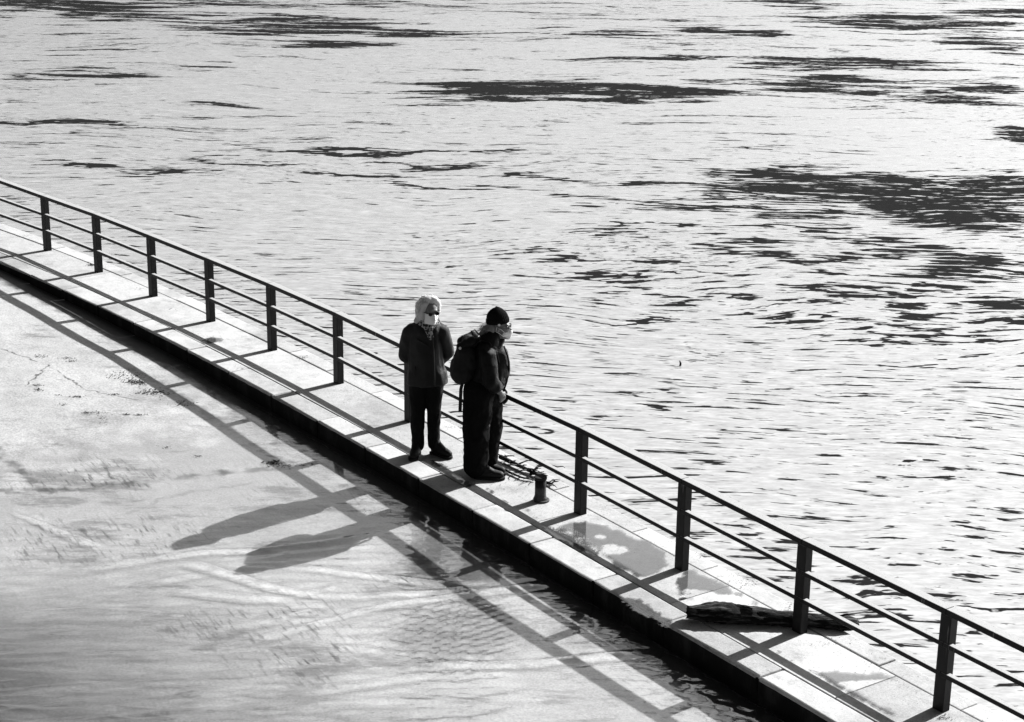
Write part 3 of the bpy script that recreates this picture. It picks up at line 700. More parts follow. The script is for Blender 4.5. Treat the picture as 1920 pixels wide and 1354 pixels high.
jacket = blob('jacket', jk, M['coat_grey'], W, .010, 3, .5, fold, ((0, 0, .735), (.03, 0, -1)))
bm = bmesh.new()                                                         # storm flap down the front, pocket welts, drawcord
fx = [(.055, -.098, 1.24), (.068, -.112, 1.10), (.074, -.115, .98), (.078, -.128, .86), (.080, -.136, .755)]
tube(bm, fx, [.009, .010, .010, .010, .009], 6)
tube(bm, [(-.09, -.088, 1.20), (-.03, -.108, 1.17), (.03, -.112, 1.13), (.062, -.112, 1.09)], [.005, .007, .007, .004], 6)
tube(bm, [(-.10, -.095, .93), (-.115, -.100, .84)], .006, 6)
from_bm('storm_flap', bm, M['coat_grey'], jacket, True)
sc = blob('scarf', [C((-.045, -.015, 1.325), .040, (.03, -.062, 1.305), .038), C((.03, -.062, 1.305), .038, (.085, .0, 1.325), .036), C((.02, -.066, 1.29), .035, (.045, -.085, 1.22), .026), C((-.04, .03, 1.33), .04, (.06, .05, 1.33), .04)], M['scarf'], W, .009, 3, .5, [(.005, (20, 20, 20), 1.1)])
tr = [C((-.075, .03, .80), .098, (-.088, .02, .46), .070), C((-.088, .02, .46), .068, (-.088, .028, .085), .056), C((.072, .03, .80), .096, (.072, .03, .46), .066), C((.072, .03, .46), .064, (.066, .03, .10), .053), C((-.05, .03, .80), .11, (.05, .03, .80), .11)]
blob('trousers', tr, M['black_cloth'], W, .011, 4, .5, [(.006, (8, 8, 5), 2.2), (.004, (16, 16, 12), 4.2)])
boot(W, (-.090, .065, 0), rad(-100), .255, .13); boot(W, (.045, .055, 0), rad(-38), .255, .13)
# hair: a full bob round the head, lit from behind
hb = blob('hair', [Eo(HP(-.036, 0, .050), (.092, .094, .088), YAW), C(HP(-.06, .072, .02), .040, HP(-.06, .078, -.045), .030), C(HP(-.05, -.070, .02), .042, HP(-.040, -.082, -.055), .030), C(HP(-.04, -.082, -.06), .028, HP(-.05, -.112, -.105), .016), C(HP(-.09, 0, .03), .058, HP(-.085, 0, -.07), .048),
                   C(HP(.022, .062, .085), .026, HP(.005, .080, .01), .022), C(HP(.024, -.066, .075), .028, HP(.015, -.084, -.04), .026), C(HP(.024, .050, .108), .024, HP(.010, -.02, .122), .026)], M['hair_under'], W, .009, 3, .5, [(.007, (16, 16, 9), 5.1), (.006, (32, 32, 20), 1.3)])
rt = []
for i in range(800):
    th = random.uniform(-math.pi, math.pi); ph = math.asin(random.uniform(-.55, 1))
    if abs(th) < .85 and ph < .80: continue
    d0 = Vector((math.cos(th) * math.cos(ph), math.sin(th) * math.cos(ph), math.sin(ph)))
    p = [d0.x * .098 - .034, d0.y * .098, d0.z * .092 + .052]
    ln = random.uniform(.03, .085) * (.6 if d0.y > .2 else 1.15); cur = random.uniform(-.3, .3); pts = []
    for k in range(5):
        q = k / 4; out = math.sin(q * 2.4) * random.uniform(.010, .034) - .006
        pts.append(HP(p[0] + d0.x * out + cur * .02 * q * q, p[1] + d0.y * out + cur * .03 * q, p[2] + d0.z * out * .8 - ln * q * q * (1.2 - .5 * d0.z)))
    rt.append(pts)
tag(strands('hair_strands', rt, M['hair_white'], hb, .0065), kind='stuff')
# pleated mask
def mask_pleated():
    bm = bmesh.new(); rows = 11; cols = 13; g = []
    for j in range(rows):
        v = j / (rows - 1); z = .000 - v * .105; bulge = math.sin(v * math.pi) * .016 + .004 * (1 if j % 3 == 1 else -.6)
        row = []
        for i in range(cols):
            u_ = i / (cols - 1) * 2 - 1; wy = .068 * (1 - .10 * v)
            a = .106 - .062 * abs(u_) ** 1.8 + bulge * (1 - abs(u_)) - .020 * max(0, v - .55) * 2 + .010 * max(0, 1 - abs(u_) * 3) * (1 - v)
            row.append(bm.verts.new(HP(a, u_ * wy, z)))
        g.append(row)
    for j in range(rows - 1):
        for i in range(cols - 1): bm.faces.new((g[j][i], g[j][i + 1], g[j + 1][i + 1], g[j + 1][i]))
    bmesh.ops.recalc_face_normals(bm, faces=bm.faces)
    r = bmesh.ops.solidify(bm, geom=list(bm.faces), thickness=.0025)
    o = from_bm('face_mask', bm, M['mask'], W, False)
    bm = bmesh.new()
    for sg in (-1, 1):
        bm = bmesh.new(); tube(bm, [HP(.046, sg * .066, -.004), HP(.015, sg * .080, .008), HP(-.015, sg * .088, .004)], .002, 5)
        tube(bm, [HP(.030, sg * .062, -.088), HP(.01, sg * .078, -.045), HP(-.012, sg * .088, -.018), HP(-.015, sg * .088, .004)], .002, 5)
        from_bm('ear_loop', bm, M['mask'], o, True)
mask_pleated()

# ---- person with knitted cap and backpack, in profile, facing right
N_ = empty('person', G(905, 892)); N_.location.z = 0
tag(N_, 'stooped person in black jacket and dark knitted cap, standing side-on in wide trousers', 'person', 'people standing on the walkway')
HC2 = (.138, .02, 1.458); YAW2 = rad(-10)
hp, HP, hf, hl, hu = head_prims(HC2, YAW2, rad(3), 1.0)
pr = list(hp)
pr += [C((.07, .02, 1.34), .065, (.03, .02, 1.22), .11, ((1, 0, 0), .85)), C((.03, .02, 1.22), .14, (.04, .02, 1.0), .15, ((1, 0, 0), .85)), C((.04, .02, 1.0), .15, (0, .02, .85), .145, ((1, 0, 0), .85)),
       C((.04, -.15, 1.24), .05, (.07, -.19, .99), .045), C((.07, -.19, .99), .042, (.155, -.13, .875), .028), C((.04, .19, 1.24), .05, (.07, .22, .99), .045), C((.07, .22, .99), .042, (.18, .13, .83), .030),
       C((.0, -.06, .84), .095, (.0, -.06, .46), .06), C((.0, -.06, .46), .058, (-.03, -.05, .09), .042), C((.01, .10, .84), .095, (.03, .10, .46), .06), C((.03, .10, .46), .058, (.05, .11, .09), .042)]
hand(pr, (.160, -.125, .868), (.30, .35, -.85), (-.6, .75, 0), .145, 1.0, 1); hand(pr, (.18, .13, .83), (.3, -.3, -.9), (-.6, -.7, 0), .165, .7, -1)
nb = blob('body', pr, M['skin'], N_, .0085, 2)
eyes(nb, HP, 1.0); spectacles(N_, HP, 1.0, .022)
jk = [C((.03, -.10, 1.255), .085, (.03, .13, 1.255), .085), C((.035, .02, 1.20), .165, (.05, .02, 1.05), .175, ((1, 0, 0), .88)), C((.05, .02, 1.05), .185, (.03, .02, .93), .185, ((1, 0, 0), .95)), C((.02, .02, .92), .185, (.015, .02, .74), .190, ((1, 0, 0), .92)),
      Eo((.11, .02, 1.06), (.13, .15, .16)), C((.12, .0, 1.18), .10, (.13, .02, 1.08), .11),
      C((.035, -.155, 1.245), .072, (.07, -.205, 1.0), .064), C((.07, -.205, 1.0), .062, (.152, -.132, .880), .048), C((.035, .19, 1.245), .072, (.07, .235, 1.0), .064), C((.07, .235, 1.0), .062, (.17, .14, .85), .050),
      C((.05, -.02, 1.33), .085, (.075, .0, 1.375), .070), C((.12, .0, 1.30), .050, (.155, .01, 1.335), .030)]
jacket2 = blob('jacket', jk, M['coat_black'], N_, .0105, 3, .5, [(.011, (6, 6, 3.0), 8.1), (.006, (12, 12, 8), 2.7)], ((0, 0, .865), (.35, 0, -1)))
bm = bmesh.new()
tube(bm, [(.185, -.06, 1.30), (.222, -.07, 1.20), (.236, -.06, 1.08), (.215, -.05, .95), (.19, -.05, .87)], .008, 6)
tube(bm, [(.02, -.13, 1.315), (.085, -.152, 1.20), (.09, -.175, 1.09)], .012, 6)
from_bm('front_seam', bm, M['coat_black'], jacket2, True)
tr = [C((-.035, -.06, .86), .140, (-.065, -.065, .46), .115), C((-.065, -.065, .46), .115, (-.065, -.055, .12), .108), C((.025, .09, .86), .140, (.060, .12, .46), .112), C((.060, .12, .46), .112, (.03, .12, .13), .104), C((0, 0, .90), .15, (.0, .04, .80), .16)]
blob('trousers', tr, M['denim'], N_, .0115, 4, .5, [(.012, (7, 7, 4), 5.5), (.007, (13, 13, 14), 9.2)])
boot(N_, (-.075, -.06, 0), rad(-6), .285, .14, None, .05); boot(N_, (-.055, .10, 0), rad(-16), .285, .14, None, .05)
# knitted cap with ribs and turned-up brim
bm = bmesh.new(); rows, cols = 14, 64; ringv = []
for j in range(rows):
    v = j / (rows - 1)
    for_r = []
    prof = [(1.04, 0), (1.07, .03), (1.07, .30), (1.0, .34)]
    if v < .28: rr = 1.05 + .03 * math.sin(v / .28 * math.pi); z = v / .28 * .045 - .004
    else:
        q = (v - .28) / .72; rr = max(.03, math.cos(q * math.pi / 2) ** .62) * 1.0; z = .041 + q * .105
    for i in range(cols):
        a = 2 * math.pi * i / cols; rib = 1 + .016 * (1 if i % 2 else -1) * min(1, rr * 1.4)
        for_r.append(bm.verts.new(HP(-.012 - .018 * max(0, v - .3) + .100 * rr * rib * math.cos(a), .088 * rr * rib * math.sin(a), .046 + z + .006 * math.cos(a))))
    ringv.append(for_r)
for a, b_ in zip(ringv, ringv[1:]):
    for i in range(cols): bm.faces.new((a[i], a[(i + 1) % cols], b_[(i + 1) % cols], b_[i]))
bm.faces.new(ringv[-1])
bmesh.ops.solidify(bm, geom=list(bm.faces), thickness=.006)
cap = from_bm('knitted_cap', bm, M['knit'], N_, False)
vv = Eo(HP(.02, -.094, .045), (.012, .004, .012)); me = bpy.data.meshes.new('badge'); me.from_pydata([tuple(q) for q in vv[0]], [], vv[1]); link('badge', me, M['buckle'], cap, True)
hb = blob('hair', [C(HP(-.06, -.03, .0), .055, HP(-.09, -.02, -.07), .05), C(HP(-.10, -.02, -.05), .045, HP(-.16, -.02, -.065), .028), C(HP(-.045, -.070, .01), .020, HP(-.055, -.070, -.05), .018), C(HP(-.06, .05, .0), .04, HP(-.10, .04, -.06), .04)], M['hair_fair'], N_, .009, 3, .5, [(.006, (18, 18, 12), 3.3)])
rt = []
for i in range(420):
    b0 = Vector((random.uniform(-.11, -.02), random.choice((-1, -1, 1)) * random.uniform(.01, .075), random.uniform(-.06, .02))); pts = []
    dx, dz, dy = random.uniform(-.10, -.02), random.uniform(-.075, .0), random.uniform(-.025, .025)
    for k in range(5):
        q = k / 4; pts.append(HP(b0.x - .02 + dx * q, b0.y + dy * q + .01 * math.sin(q * 4 + i), b0.z + dz * q * q + .012 * math.sin(q * 3)))
    rt.append(pts)
tag(strands('hair_strands', rt, M['hair_fair'], hb, .0026), kind='stuff')
fm = blob('face_mask', [C(HP(.080, 0, -.018), .022, HP(.100, 0, -.045), .024), C(HP(.100, 0, -.045), .026, HP(.078, 0, -.092), .030), C(HP(.050, -.03, -.055), .033, HP(.085, 0, -.060), .033), C(HP(.050, .03, -.055), .033, HP(.085, 0, -.060), .033)], M['mask'], N_, .008, 3)
bm = bmesh.new()
for sg in (-1, 1):
    bm = bmesh.new(); tube(bm, [HP(.060, sg * .062, -.035), HP(.03, sg * .079, .0), HP(-.005, sg * .090, .02)], .0022, 5)
    tube(bm, [HP(.052, sg * .060, -.078), HP(.02, sg * .078, -.045), HP(-.012, sg * .090, -.02), HP(-.005, sg * .090, .02)], .0022, 5)
    from_bm('ear_loop', bm, M['mask'], fm, True)

# ---- backpack on that person's back: a thing of its own
K = empty('backpack', Vector(N_.location) + Vector((-.19, .02, 1.09))); o0 = Vector((-.19, .02, 1.09))
tag(K, 'black rucksack with lid and dangling strap, worn by the person in the knitted cap', 'backpack')
def k_(x, y, z): return (x - o0.x, y - o0.y, z - o0.z)
pk = [C(k_(-.155, -.06, 1.22), .095, k_(-.195, -.06, 1.04), .110), C(k_(-.155, .10, 1.22), .095, k_(-.195, .10, 1.04), .110), C(k_(-.15, -.05, 1.15), .11, k_(-.15, .09, 1.15), .11), C(k_(-.215, -.02, 1.11), .085, k_(-.225, .06, 1.03), .085)]
pack = blob('pack_body', pk, M['nylon'], K, .011, 4, .5, [(.006, (8, 8, 8), 1.9), (.004, (18, 18, 18), 4.4)])
blob('lid', [C(k_(-.105, -.06, 1.335), .050, k_(-.20, -.06, 1.285), .050), C(k_(-.105, .10, 1.335), .050, k_(-.20, .10, 1.285), .050), C(k_(-.15, -.06, 1.32), .05, k_(-.15, .10, 1.32), .05)], M['nylon'], K, .010, 4, .5, [(.005, (14, 14, 14), 6.2)])
bm = bmesh.new(); tube(bm, [k_(-.10, .01, 1.375), k_(-.115, .02, 1.415), k_(-.085, .025, 1.425), k_(-.05, .02, 1.385)], .008, 6); from_bm('grab_loop', bm, M['nylon'], K, True)
def strap(pts, wd, name='strap'):
    bm = bmesh.new(); pts = [Vector(k_(*p)) for p in pts]; prev = None
    for i, p in enumerate(pts):
        q = [bm.verts.new(p + Vector((a, b_, 0))) for a, b_ in (((-.003, -wd), (.003, -wd), (.003, wd), (-.003, wd)) if name != 'hanging_strap' else ((-wd, -.003), (wd, -.003), (wd, .003), (-wd, .003)))]
        if prev:
            for j in range(4): bm.faces.new((prev[j], q[j], q[(j + 1) % 4], prev[(j + 1) % 4]))
        else: bm.faces.new(q[::-1])
        prev = q
    bm.faces.new(prev); bmesh.ops.recalc_face_normals(bm, faces=bm.faces)
    return from_bm(name, bm, M['nylon'], K)
strap([(-.19, -.13, .97), (-.205, -.135, .90), (-.208, -.137, .80), (-.212, -.137, .68)], .016, 'hanging_strap')
for sy in (-.10, .15):
    strap([(-.10, sy, 1.31), (-.02, sy, 1.365), (.05, sy, 1.35), (.12, sy - .01, 1.27), (.145, sy - .02, 1.16), (.10, sy - .05, 1.05), (-.05, sy - .05 if sy < 0 else sy + .05, .99)], .022, 'shoulder_strap')
vv = Eo(k_(-.215, -.115, 1.29), (.012, .006, .014)); me = bpy.data.meshes.new('buckle'); me.from_pydata([tuple(q) for q in vv[0]], [], vv[1]); link('buckle', me, M['buckle'], K, True)

# ----------------------------------------------------------------- mooring bollard
def mat_bollard():
    b = NT('worn_bollard_iron'); p = b.pos(); s = b.n('SeparateXYZ'); b.set(s.inputs[0], p)
    n = b.noise(p, 45, 4, .65); n2 = b.noise(p, 14, 3, .6)
    worn = b.mr(b.m('ADD', s.outputs[2], b.m('MULTIPLY', b.m('SUBTRACT', n2, .5), .05)), .145, .12)
    c = b.mix(worn, b.m('ADD', .008, b.m('MULTIPLY', n, .012)), b.m('ADD', .0, b.m('MULTIPLY', n, .09)))
    return b.done(b.principled(c, .7, .08, b.bump(n, .6, .004)))
B_ = empty('mooring_bollard', G(1013, 938)); B_.location.z = 0
tag(B_, 'short black iron mooring bollard with worn grey foot beside the driftwood', 'bollard')
def lathe(prof, n=28):
    bm = bmesh.new(); rs = [[bm.verts.new((r * math.cos(2 * math.pi * k / n), r * math.sin(2 * math.pi * k / n), z)) for k in range(n)] for r, z in prof]
    for a, b_ in zip(rs, rs[1:]):
        for k in range(n): bm.faces.new((a[k], a[(k + 1) % n], b_[(k + 1) % n], b_[k]))
    bm.faces.new(rs[0][::-1]); bm.faces.new(rs[-1]); return bm
M['bollard'] = mat_bollard()
from_bm('shaft', lathe([(.066, .016), (.058, .030), (.052, .055), (.051, .12), (.052, .208)]), M['bollard'], B_, True)
from_bm('cap', lathe([(.053, .207), (.058, .210), (.059, .228), (.056, .232), (.02, .233)]), M['bollard'], B_, False)
o = from_bm('base_plate', lathe([(.072, .0), (.072, .014), (.064, .018), (.03, .0185)], 20), M['bollard'], B_, False); o.location = (.012, -.004, -.002)

# ----------------------------------------------------------------- driftwood log across the walkway
def mat_bark():
    b = NT('wet_bark'); p = b.obj()
    n = b.noise(b.vm('MULTIPLY', p, (5, 40, 40)), 1.0, 5, .65); n2 = b.noise(p, 30, 4, .6)
    c = b.m('ADD', .005, b.m('MULTIPLY', b.mr(n, .45, .70), .07))
    return b.done(b.principled(c, .85, .06, b.bump(b.m('ADD', n, b.m('MULTIPLY', n2, .5)), .9, .012)))
M['bark'] = mat_bark()
a, e = G(1288, 1164), G(1608, 1178); mid = (a + e) / 2; L = (e - a).length; ang = math.atan2(e.y - a.y, e.x - a.x)
LG = empty('driftwood_log', (mid.x, mid.y, 0)); LG.rotation_euler = (0, 0, ang)
tag(LG, 'long dark rough driftwood log lying across the walkway under the railing', 'log')
bm = bmesh.new(); n = 26; rows = 70; rs = []
for i in range(rows):
    u_ = i / (rows - 1); x = (u_ - .5) * L
    r = .070 * (.72 + .28 * min(1, u_ * 6)) * (1 + .15 * math.sin(u_ * 7)) * (1 - .35 * max(0, u_ - .5)) * (1 if u_ < .93 else 1 - (u_ - .93) * 6)
    cy = .03 * math.sin(u_ * 3.3 + .4); cz = .060 + .010 * math.sin(u_ * 5 + 1) - .012 * u_
    ring = []
    for k in range(n):
        t_ = 2 * math.pi * k / n; v = Vector((x * 5, math.cos(t_) * 1.6, math.sin(t_) * 1.6))
        rr = r * (1 + .26 * mnoise.noise(v) + .20 * mnoise.noise(v * 2.7) + .10 * mnoise.noise(v * 6.5) + .16 * (abs(mnoise.noise(Vector((x * 3, math.cos(t_) * 5, math.sin(t_) * 5)))) - .3))
        jx = (.03 * mnoise.noise(Vector((k * .9, 3, 7))) if i in (0, rows - 1) else 0)
        ring.append(bm.verts.new((x + jx, cy + rr * 1.25 * math.cos(t_), max(.003, cz + rr * .95 * math.sin(t_)))))
    rs.append(ring)
for p_, q_ in zip(rs, rs[1:]):
    for k in range(n): bm.faces.new((p_[k], p_[(k + 1) % n], q_[(k + 1) % n], q_[k]))
bm.faces.new(rs[0][::-1]); bm.faces.new(rs[-1])
bmesh.ops.recalc_face_normals(bm, faces=bm.faces)
from_bm('trunk', bm, M['bark'], LG, True)
for x, y, ln, hz in ((-.25, .05, .10, .05), (.18, -.05, .08, .06), (.52, .03, .12, .03)):
    bm = bmesh.new(); tube(bm, [(x, y * .6, .08), (x + ln * .5, y * 1.1, .09 + hz * .3), (x + ln, y * 1.4, .08 + hz * .4)], [.014, .009, .004], 7); from_bm('branch_stub', bm, M['bark'], LG, True)

# ----------------------------------------------------------------- heap of driftwood twigs by the railing foot
def branch(name, label, pts_px, r0, side, seed, zs):
    rnd = random.Random(seed); P = [G(x, y) + Vector((0, 0, z)) for (x, y), z in zip(pts_px, zs)]
    root = empty(name, (P[0].x, P[0].y, 0)); tag(root, label, 'branch', 'driftwood branches washed up on the walkway')
    P = [p - root.location for p in P]
    bm = bmesh.new(); tube(bm, P, [r0 * (1 - .6 * i / (len(P) - 1)) for i in range(len(P))], 7); from_bm('stem', bm, M['bark'], root, True)
    for k in range(side):
        i = rnd.randrange(len(P) - 1); f = rnd.random(); p = P[i].lerp(P[i + 1], f); a_ = rnd.uniform(-3.14, 3.14); l_ = rnd.uniform(.06, .16)
        d = Vector((math.cos(a_), math.sin(a_) * .6, rnd.uniform(-.05, .35))); q = p + d * l_ * .5; q2 = p + d * l_ + Vector((rnd.uniform(-.03, .03), rnd.uniform(-.03, .03), -.01)); q.z = max(q.z, .006); q2.z = max(q2.z, .005)
        bm = bmesh.new(); tube(bm, [p, q, q2], [r0 * .45, r0 * .3, r0 * .15], 5); from_bm('twig', bm, M['bark'], root, True)
branch('driftwood_branch', 'dark curved branch lying along the railing foot towards the bollard', [(938, 862), (962, 874), (985, 884), (1002, 892), (1016, 894)], .024, 22, 1, (.03, .03, .028, .022, .02))
branch('driftwood_branch', 'forked stick poking out under the lower rail behind the bollard', [(995, 893), (1008, 884), (1025, 882), (1046, 885)], .015, 8, 2, (.02, .05, .06, .05))
branch('driftwood_branch', 'thin bent branch curling from the boot tip to the bollard', [(938, 876), (955, 888), (978, 898), (1004, 903)], .015, 10, 3, (.012, .012, .014, .014))
branch('driftwood_branch', 'knotted twig lying just right of the bollard', [(1024, 908), (1034, 911), (1040, 907)], .016, 6, 4, (.015, .02, .03))

# ----------------------------------------------------------------- puddles on the walkway
def mat_puddle():
    b = NT('puddle_film'); p = b.pos(); n = b.noise(p, 90, 3, .6)
    nor = b.bump(n, .08, .003)
    al = b.n('Attribute', attribute_name='wet').outputs['Fac']; n2 = b.noise(p, 26, 5, .7); n6 = b.noise(p, 7, 3, .6)
    al = b.mr(b.m('ADD', al, b.m('ADD', b.m('MULTIPLY', b.m('SUBTRACT', n2, .5), .9), b.m('MULTIPLY', b.m('SUBTRACT', n6, .5), 2.0))), .18, .55)
    fr = b.m('MULTIPLY', b.glance(nor, 1.5), al)
    gl = b.n('BsdfGlossy'); gl.inputs['Roughness'].default_value = .06; gl.inputs['Color'].default_value = (1, 1, 1, 1); b.set(gl.inputs['Normal'], nor)
    tr = b.n('BsdfTransparent'); b.set(tr.inputs['Color'], b.grey(b.mix(al, 1.0, b.m('ADD', .46, b.m('MULTIPLY', n2, .36)))))
    mx = b.n('MixShader'); b.set(mx.inputs[0], fr); b.set(mx.inputs[1], tr.outputs[0]); b.set(mx.inputs[2], gl.outputs[0])
    return b.done(mx.outputs[0])
M['puddle'] = mat_puddle()
def puddle(label, px, islands=()):
    P = [G(x, y, 0) for x, y in px]; n = len(P); dense = []
    for i in range(n):                                                   # rounded outline
        p0, p1, p2, p3 = P[i - 1], P[i], P[(i + 1) % n], P[(i + 2) % n]
        for k in range(4):
            t = k / 4; dense.append(.5 * ((2 * p1) + (p2 - p0) * t + (2 * p0 - 5 * p1 + 4 * p2 - p3) * t * t + (3 * p1 - p0 - 3 * p2 + p3) * t ** 3))
    D = np.array([[q.x, q.y] for q in dense]); E2 = np.roll(D, -1, 0)
    st = .016; xs = np.arange(D[:, 0].min() - .04, D[:, 0].max() + .04, st); ys = np.arange(D[:, 1].min() - .04, D[:, 1].max() + .04, st)
    U, Vv = np.meshgrid(xs, ys); ins = np.zeros(U.shape, bool); dist = np.full(U.shape, 9.0)
    for (ax, ay), (bx, by) in zip(D, E2):
        c = ((ay > Vv) != (by > Vv)) & (U < (bx - ax) * (Vv - ay) / ((by - ay) if abs(by - ay) > 1e-9 else 1e-9) + ax); ins ^= c
        l2 = (bx - ax) ** 2 + (by - ay) ** 2 + 1e-12; t = np.clip(((U - ax) * (bx - ax) + (Vv - ay) * (by - ay)) / l2, 0, 1)
        dist = np.minimum(dist, np.hypot(U - ax - t * (bx - ax), Vv - ay - t * (by - ay)))
    wet = np.where(ins, dist, -dist) / .10
    for x, y, hx, hy in islands:
        c = G(x, y, 0); rx = (G(x + hx, y, 0) - c).length; ry = (G(x, y - hy, 0) - G(x, y + hy, 0)).length / 2
        wet = np.minimum(wet, (np.hypot((U - c.x) / rx, (Vv - c.y) / ry) - .7) * 1.2)
    me, used = grid_mesh('puddle', np.c_[U.ravel(), Vv.ravel(), np.full(U.size, .0045)], len(xs), len(ys), wet > -.35)
    a_ = me.attributes.new('wet', 'FLOAT', 'POINT'); a_.data.foreach_set('value', np.clip(wet.ravel()[used], -.35, 1).astype(np.float32))
    tag(link('puddle', me, M['puddle']), label, 'puddle', kind='structure')
def zz(lst, ox, oy, s): return [(ox + x / s, oy + y / s) for x, y in lst]
puddle('wide shallow puddle between two posts', zz([(260, 660), (340, 668), (480, 700), (620, 750), (760, 800), (860, 865), (880, 930), (840, 975), (700, 1030), (570, 990), (450, 905), (380, 830), (300, 810), (250, 760), (130, 720), (200, 680)], 1000, 780, 3.384), ((1152, 1030, 26, 11), (1128, 1006, 10, 4)))
puddle('puddle in front of the log', zz([(1000, 965), (1100, 1010), (1250, 1080), (1380, 1150), (1480, 1215), (1570, 1270), (1400, 1262), (1250, 1250), (1070, 1210), (960, 1165), (905, 1130), (890, 1080), (930, 1000)], 1000, 780, 3.384), ((1360, 1128, 60, 14), (1310, 1112, 30, 8)))
puddle('wet patch near the corner', zz([(640, 640), (720, 720), (800, 728), (1000, 735), (1190, 750), (1240, 785), (1000, 800), (975, 830), (1110, 868), (1140, 905), (1230, 960), (1200, 985), (900, 835), (760, 745), (600, 650)], 1250, 1000, 2.866))
puddle('wet patch by the bollard', zz([(280, 425), (350, 440), (450, 540), (560, 615), (720, 672), (850, 720), (930, 800), (920, 840), (840, 790), (700, 715), (560, 655), (420, 570), (330, 490)], 860, 840, 6.154))

puddle('wet stain in front of the boots', [(800, 862), (815, 862), (835, 870), (850, 882), (868, 893), (885, 903), (893, 915), (880, 922), (866, 910), (850, 897), (832, 884), (812, 874)])
puddle('wet stain on the kerb', [(1010, 985), (1060, 990), (1100, 1012), (1130, 1040), (1105, 1045), (1060, 1022), (1025, 1003)])
puddle('wet stain on the kerb near the log', [(1160, 1120), (1200, 1122), (1240, 1145), (1270, 1170), (1250, 1180), (1210, 1160), (1175, 1140)])
puddle('wet stain on the far walkway', [(372, 640), (392, 632), (420, 634), (424, 641), (398, 646), (378, 647)])
# ----------------------------------------------------------------- loose bits
M['litter'] = plain('dark_leaf_litter', .02, .8, .2, 50, .3, .003, .8)
M['scrap'] = plain('pale_scrap', .62, .8, .2, 50, .3, .002, .2)
def flakes(name, label, spots, z_of, seed):
    rnd = random.Random(seed); bm = bmesh.new()
    for px, py, hx, hy, cnt, sz in spots:
        for _ in range(cnt):
            x, y = rnd.gauss(px, hx * .5), rnd.gauss(py, hy * .5); p = G(x, y, 0 if 'walkway' in label else Z_FLOOD + .03); z = z_of(p); p.z = z; a_ = rnd.uniform(0, 3.14); l_ = sz * rnd.uniform(.3, 1.1)
            d = Vector((math.cos(a_), math.sin(a_), 0)) * l_; s_ = Vector((-d.y, d.x, 0)) * rnd.uniform(.15, .5); up = Vector((0, 0, rnd.uniform(.2, .6) * l_))
            c = [p - d - s_ * .2, p + s_ * -1, p + d, p + s_]; lo = [bm.verts.new(q + Vector((0, 0, .001))) for q in c]; t_ = bm.verts.new(p + up)
            for i in range(4): bm.faces.new((lo[i], lo[(i + 1) % 4], t_))
            bm.faces.new(lo[::-1])
    tag(from_bm(name, bm, M['litter']), label, 'debris', kind='stuff')
def off_at(p):
    ts_ = min(np.arange(-2, 15, .1), key=lambda t_: (rail_pt(t_)[0] - Vector((p.x, p.y, 0))).length); q, a_, n_ = rail_pt(ts_)
    return (Vector((p.x, p.y, 0)) - q).dot(n_)
gz1 = lambda p: max(float(ground_z(np.array(p.x), np.array(p.y), np.array(off_at(p)))) + .003, Z_FLOOD)
flakes('washed_up_debris', 'clumps of dark leaf debris left by the flood on the lower quay', [
    (75, 672, 14, 3, 40, .012), (125, 675, 14, 3, 60, .012), (135, 681, 14, 2, 40, .012), (240, 705, 40, 10, 160, .014), (255, 717, 22, 5, 220, .016), (290, 735, 30, 7, 180, .016), (345, 755, 25, 6, 90, .014),
    (70, 725, 10, 2, 40, .012), (72, 733, 10, 3, 60, .012), (145, 744, 14, 2, 60, .012), (110, 742, 6, 1, 14, .012), (118, 760, 10, 3, 30, .010), (160, 774, 14, 3, 40, .01), (175, 773, 30, 3, 50, .012), (215, 739, 12, 2, 40, .012),
    (235, 776, 8, 2, 40, .012), (262, 777, 10, 2, 40, .012), (195, 785, 14, 8, 50, .01), (510, 862, 18, 4, 200, .014), (540, 868, 60, 6, 120, .012), (700, 955, 40, 8, 30, .010), (310, 834, 12, 3, 30, .01), (370, 850, 10, 3, 30, .01)], gz1, 5)
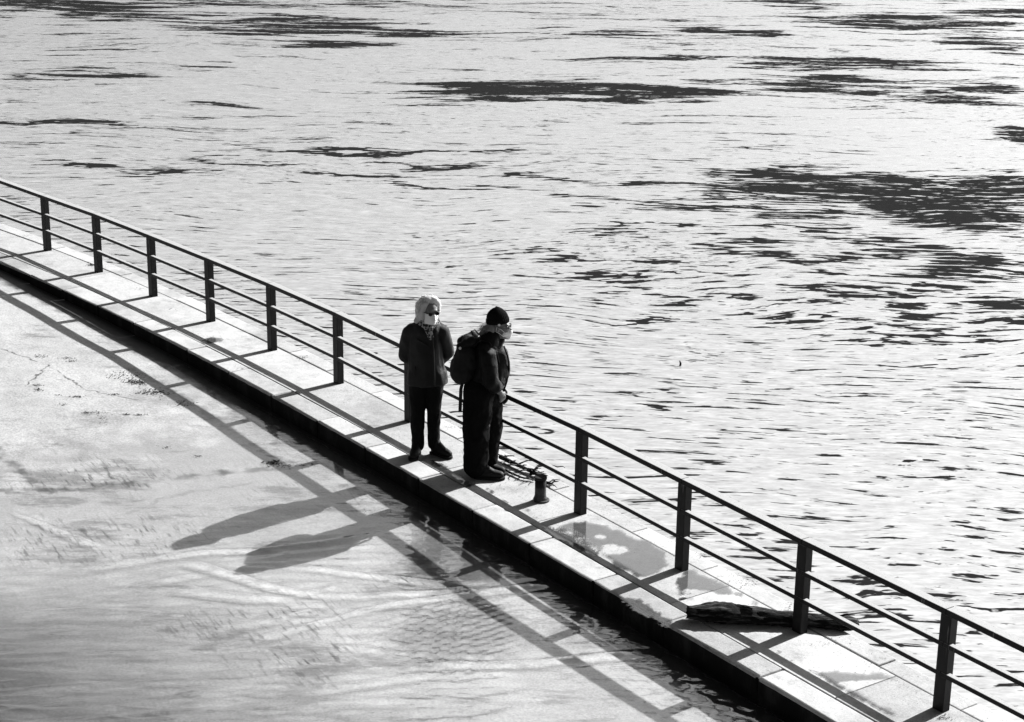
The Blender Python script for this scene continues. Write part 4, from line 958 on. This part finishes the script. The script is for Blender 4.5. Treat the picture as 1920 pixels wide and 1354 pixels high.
flakes('leaf_litter', 'scattered dark leaf and grit specks on the walkway', [
    (50, 443, 14, 3, 18, .012), (172, 497, 8, 2, 50, .016), (265, 541, 12, 3, 16, .01), (325, 580, 10, 3, 10, .01), (400, 634, 26, 5, 40, .010), (450, 690, 30, 6, 16, .009), (500, 705, 30, 8, 14, .009), (570, 671, 9, 3, 30, .012), (690, 790, 40, 10, 20, .008), (850, 800, 26, 8, 50, .009),
    (930, 910, 60, 16, 26, .009), (980, 930, 40, 12, 20, .008), (1160, 1030, 80, 40, 60, .007), (1225, 1062, 40, 12, 30, .007), (1320, 1040, 20, 8, 40, .010), (1400, 1090, 40, 14, 70, .011), (1480, 1140, 30, 12, 50, .011), (1560, 1205, 40, 12, 40, .008), (1640, 1250, 60, 20, 30, .008), (1530, 1270, 40, 10, 20, .008), (1770, 1345, 16, 6, 60, .010),
    (1700, 1290, 60, 20, 30, .007), (1450, 1240, 60, 20, 20, .007)], lambda p: .001, 9)
def scrap(label, px, py, ln, wd, ang_, cat='scrap'):
    bm = bmesh.new(); c = G(px, py, .004); d = Vector((math.cos(ang_), math.sin(ang_), 0)); s_ = Vector((-d.y, d.x, 0)); rows = []
    for i in range(7):
        u_ = i / 6 - .5; w_ = wd * math.sqrt(max(.05, 1 - (2 * u_) ** 2)); z = .006 + .012 * (u_ + .5) ** 2
        rows.append([bm.verts.new(c + d * ln * u_ + s_ * q * w_ + Vector((0, 0, z + .004 * abs(q)))) for q in (-1, 0, 1)])
    for a_, b_ in zip(rows, rows[1:]):
        for k in range(2): bm.faces.new((a_[k], a_[k + 1], b_[k + 1], b_[k]))
    bmesh.ops.solidify(bm, geom=list(bm.faces), thickness=.002)
    return tag(from_bm('pale_scrap', bm, M['scrap']), label, cat, 'pale scraps lying on the walkway')
scrap('curled pale leaf lying beside the end of the driftwood log', 1286, 1119, .10, .018, rad(25), 'leaf')
scrap('small white paper scrap on the ground behind the boots', 889, 894, .07, .012, rad(20), 'scrap')
# stick standing out of the river
bm = bmesh.new(); p = G(1275, 686, Z_RIVER); tube(bm, [(0, 0, -.03), (.006, 0, .03), (-.006, .01, .06)], [.013, .012, .006], 6); o = from_bm('floating_stick', bm, M['bark'], None, True); o.location = p
tag(o, 'tiny dark stick poking up out of the bright river', 'stick')
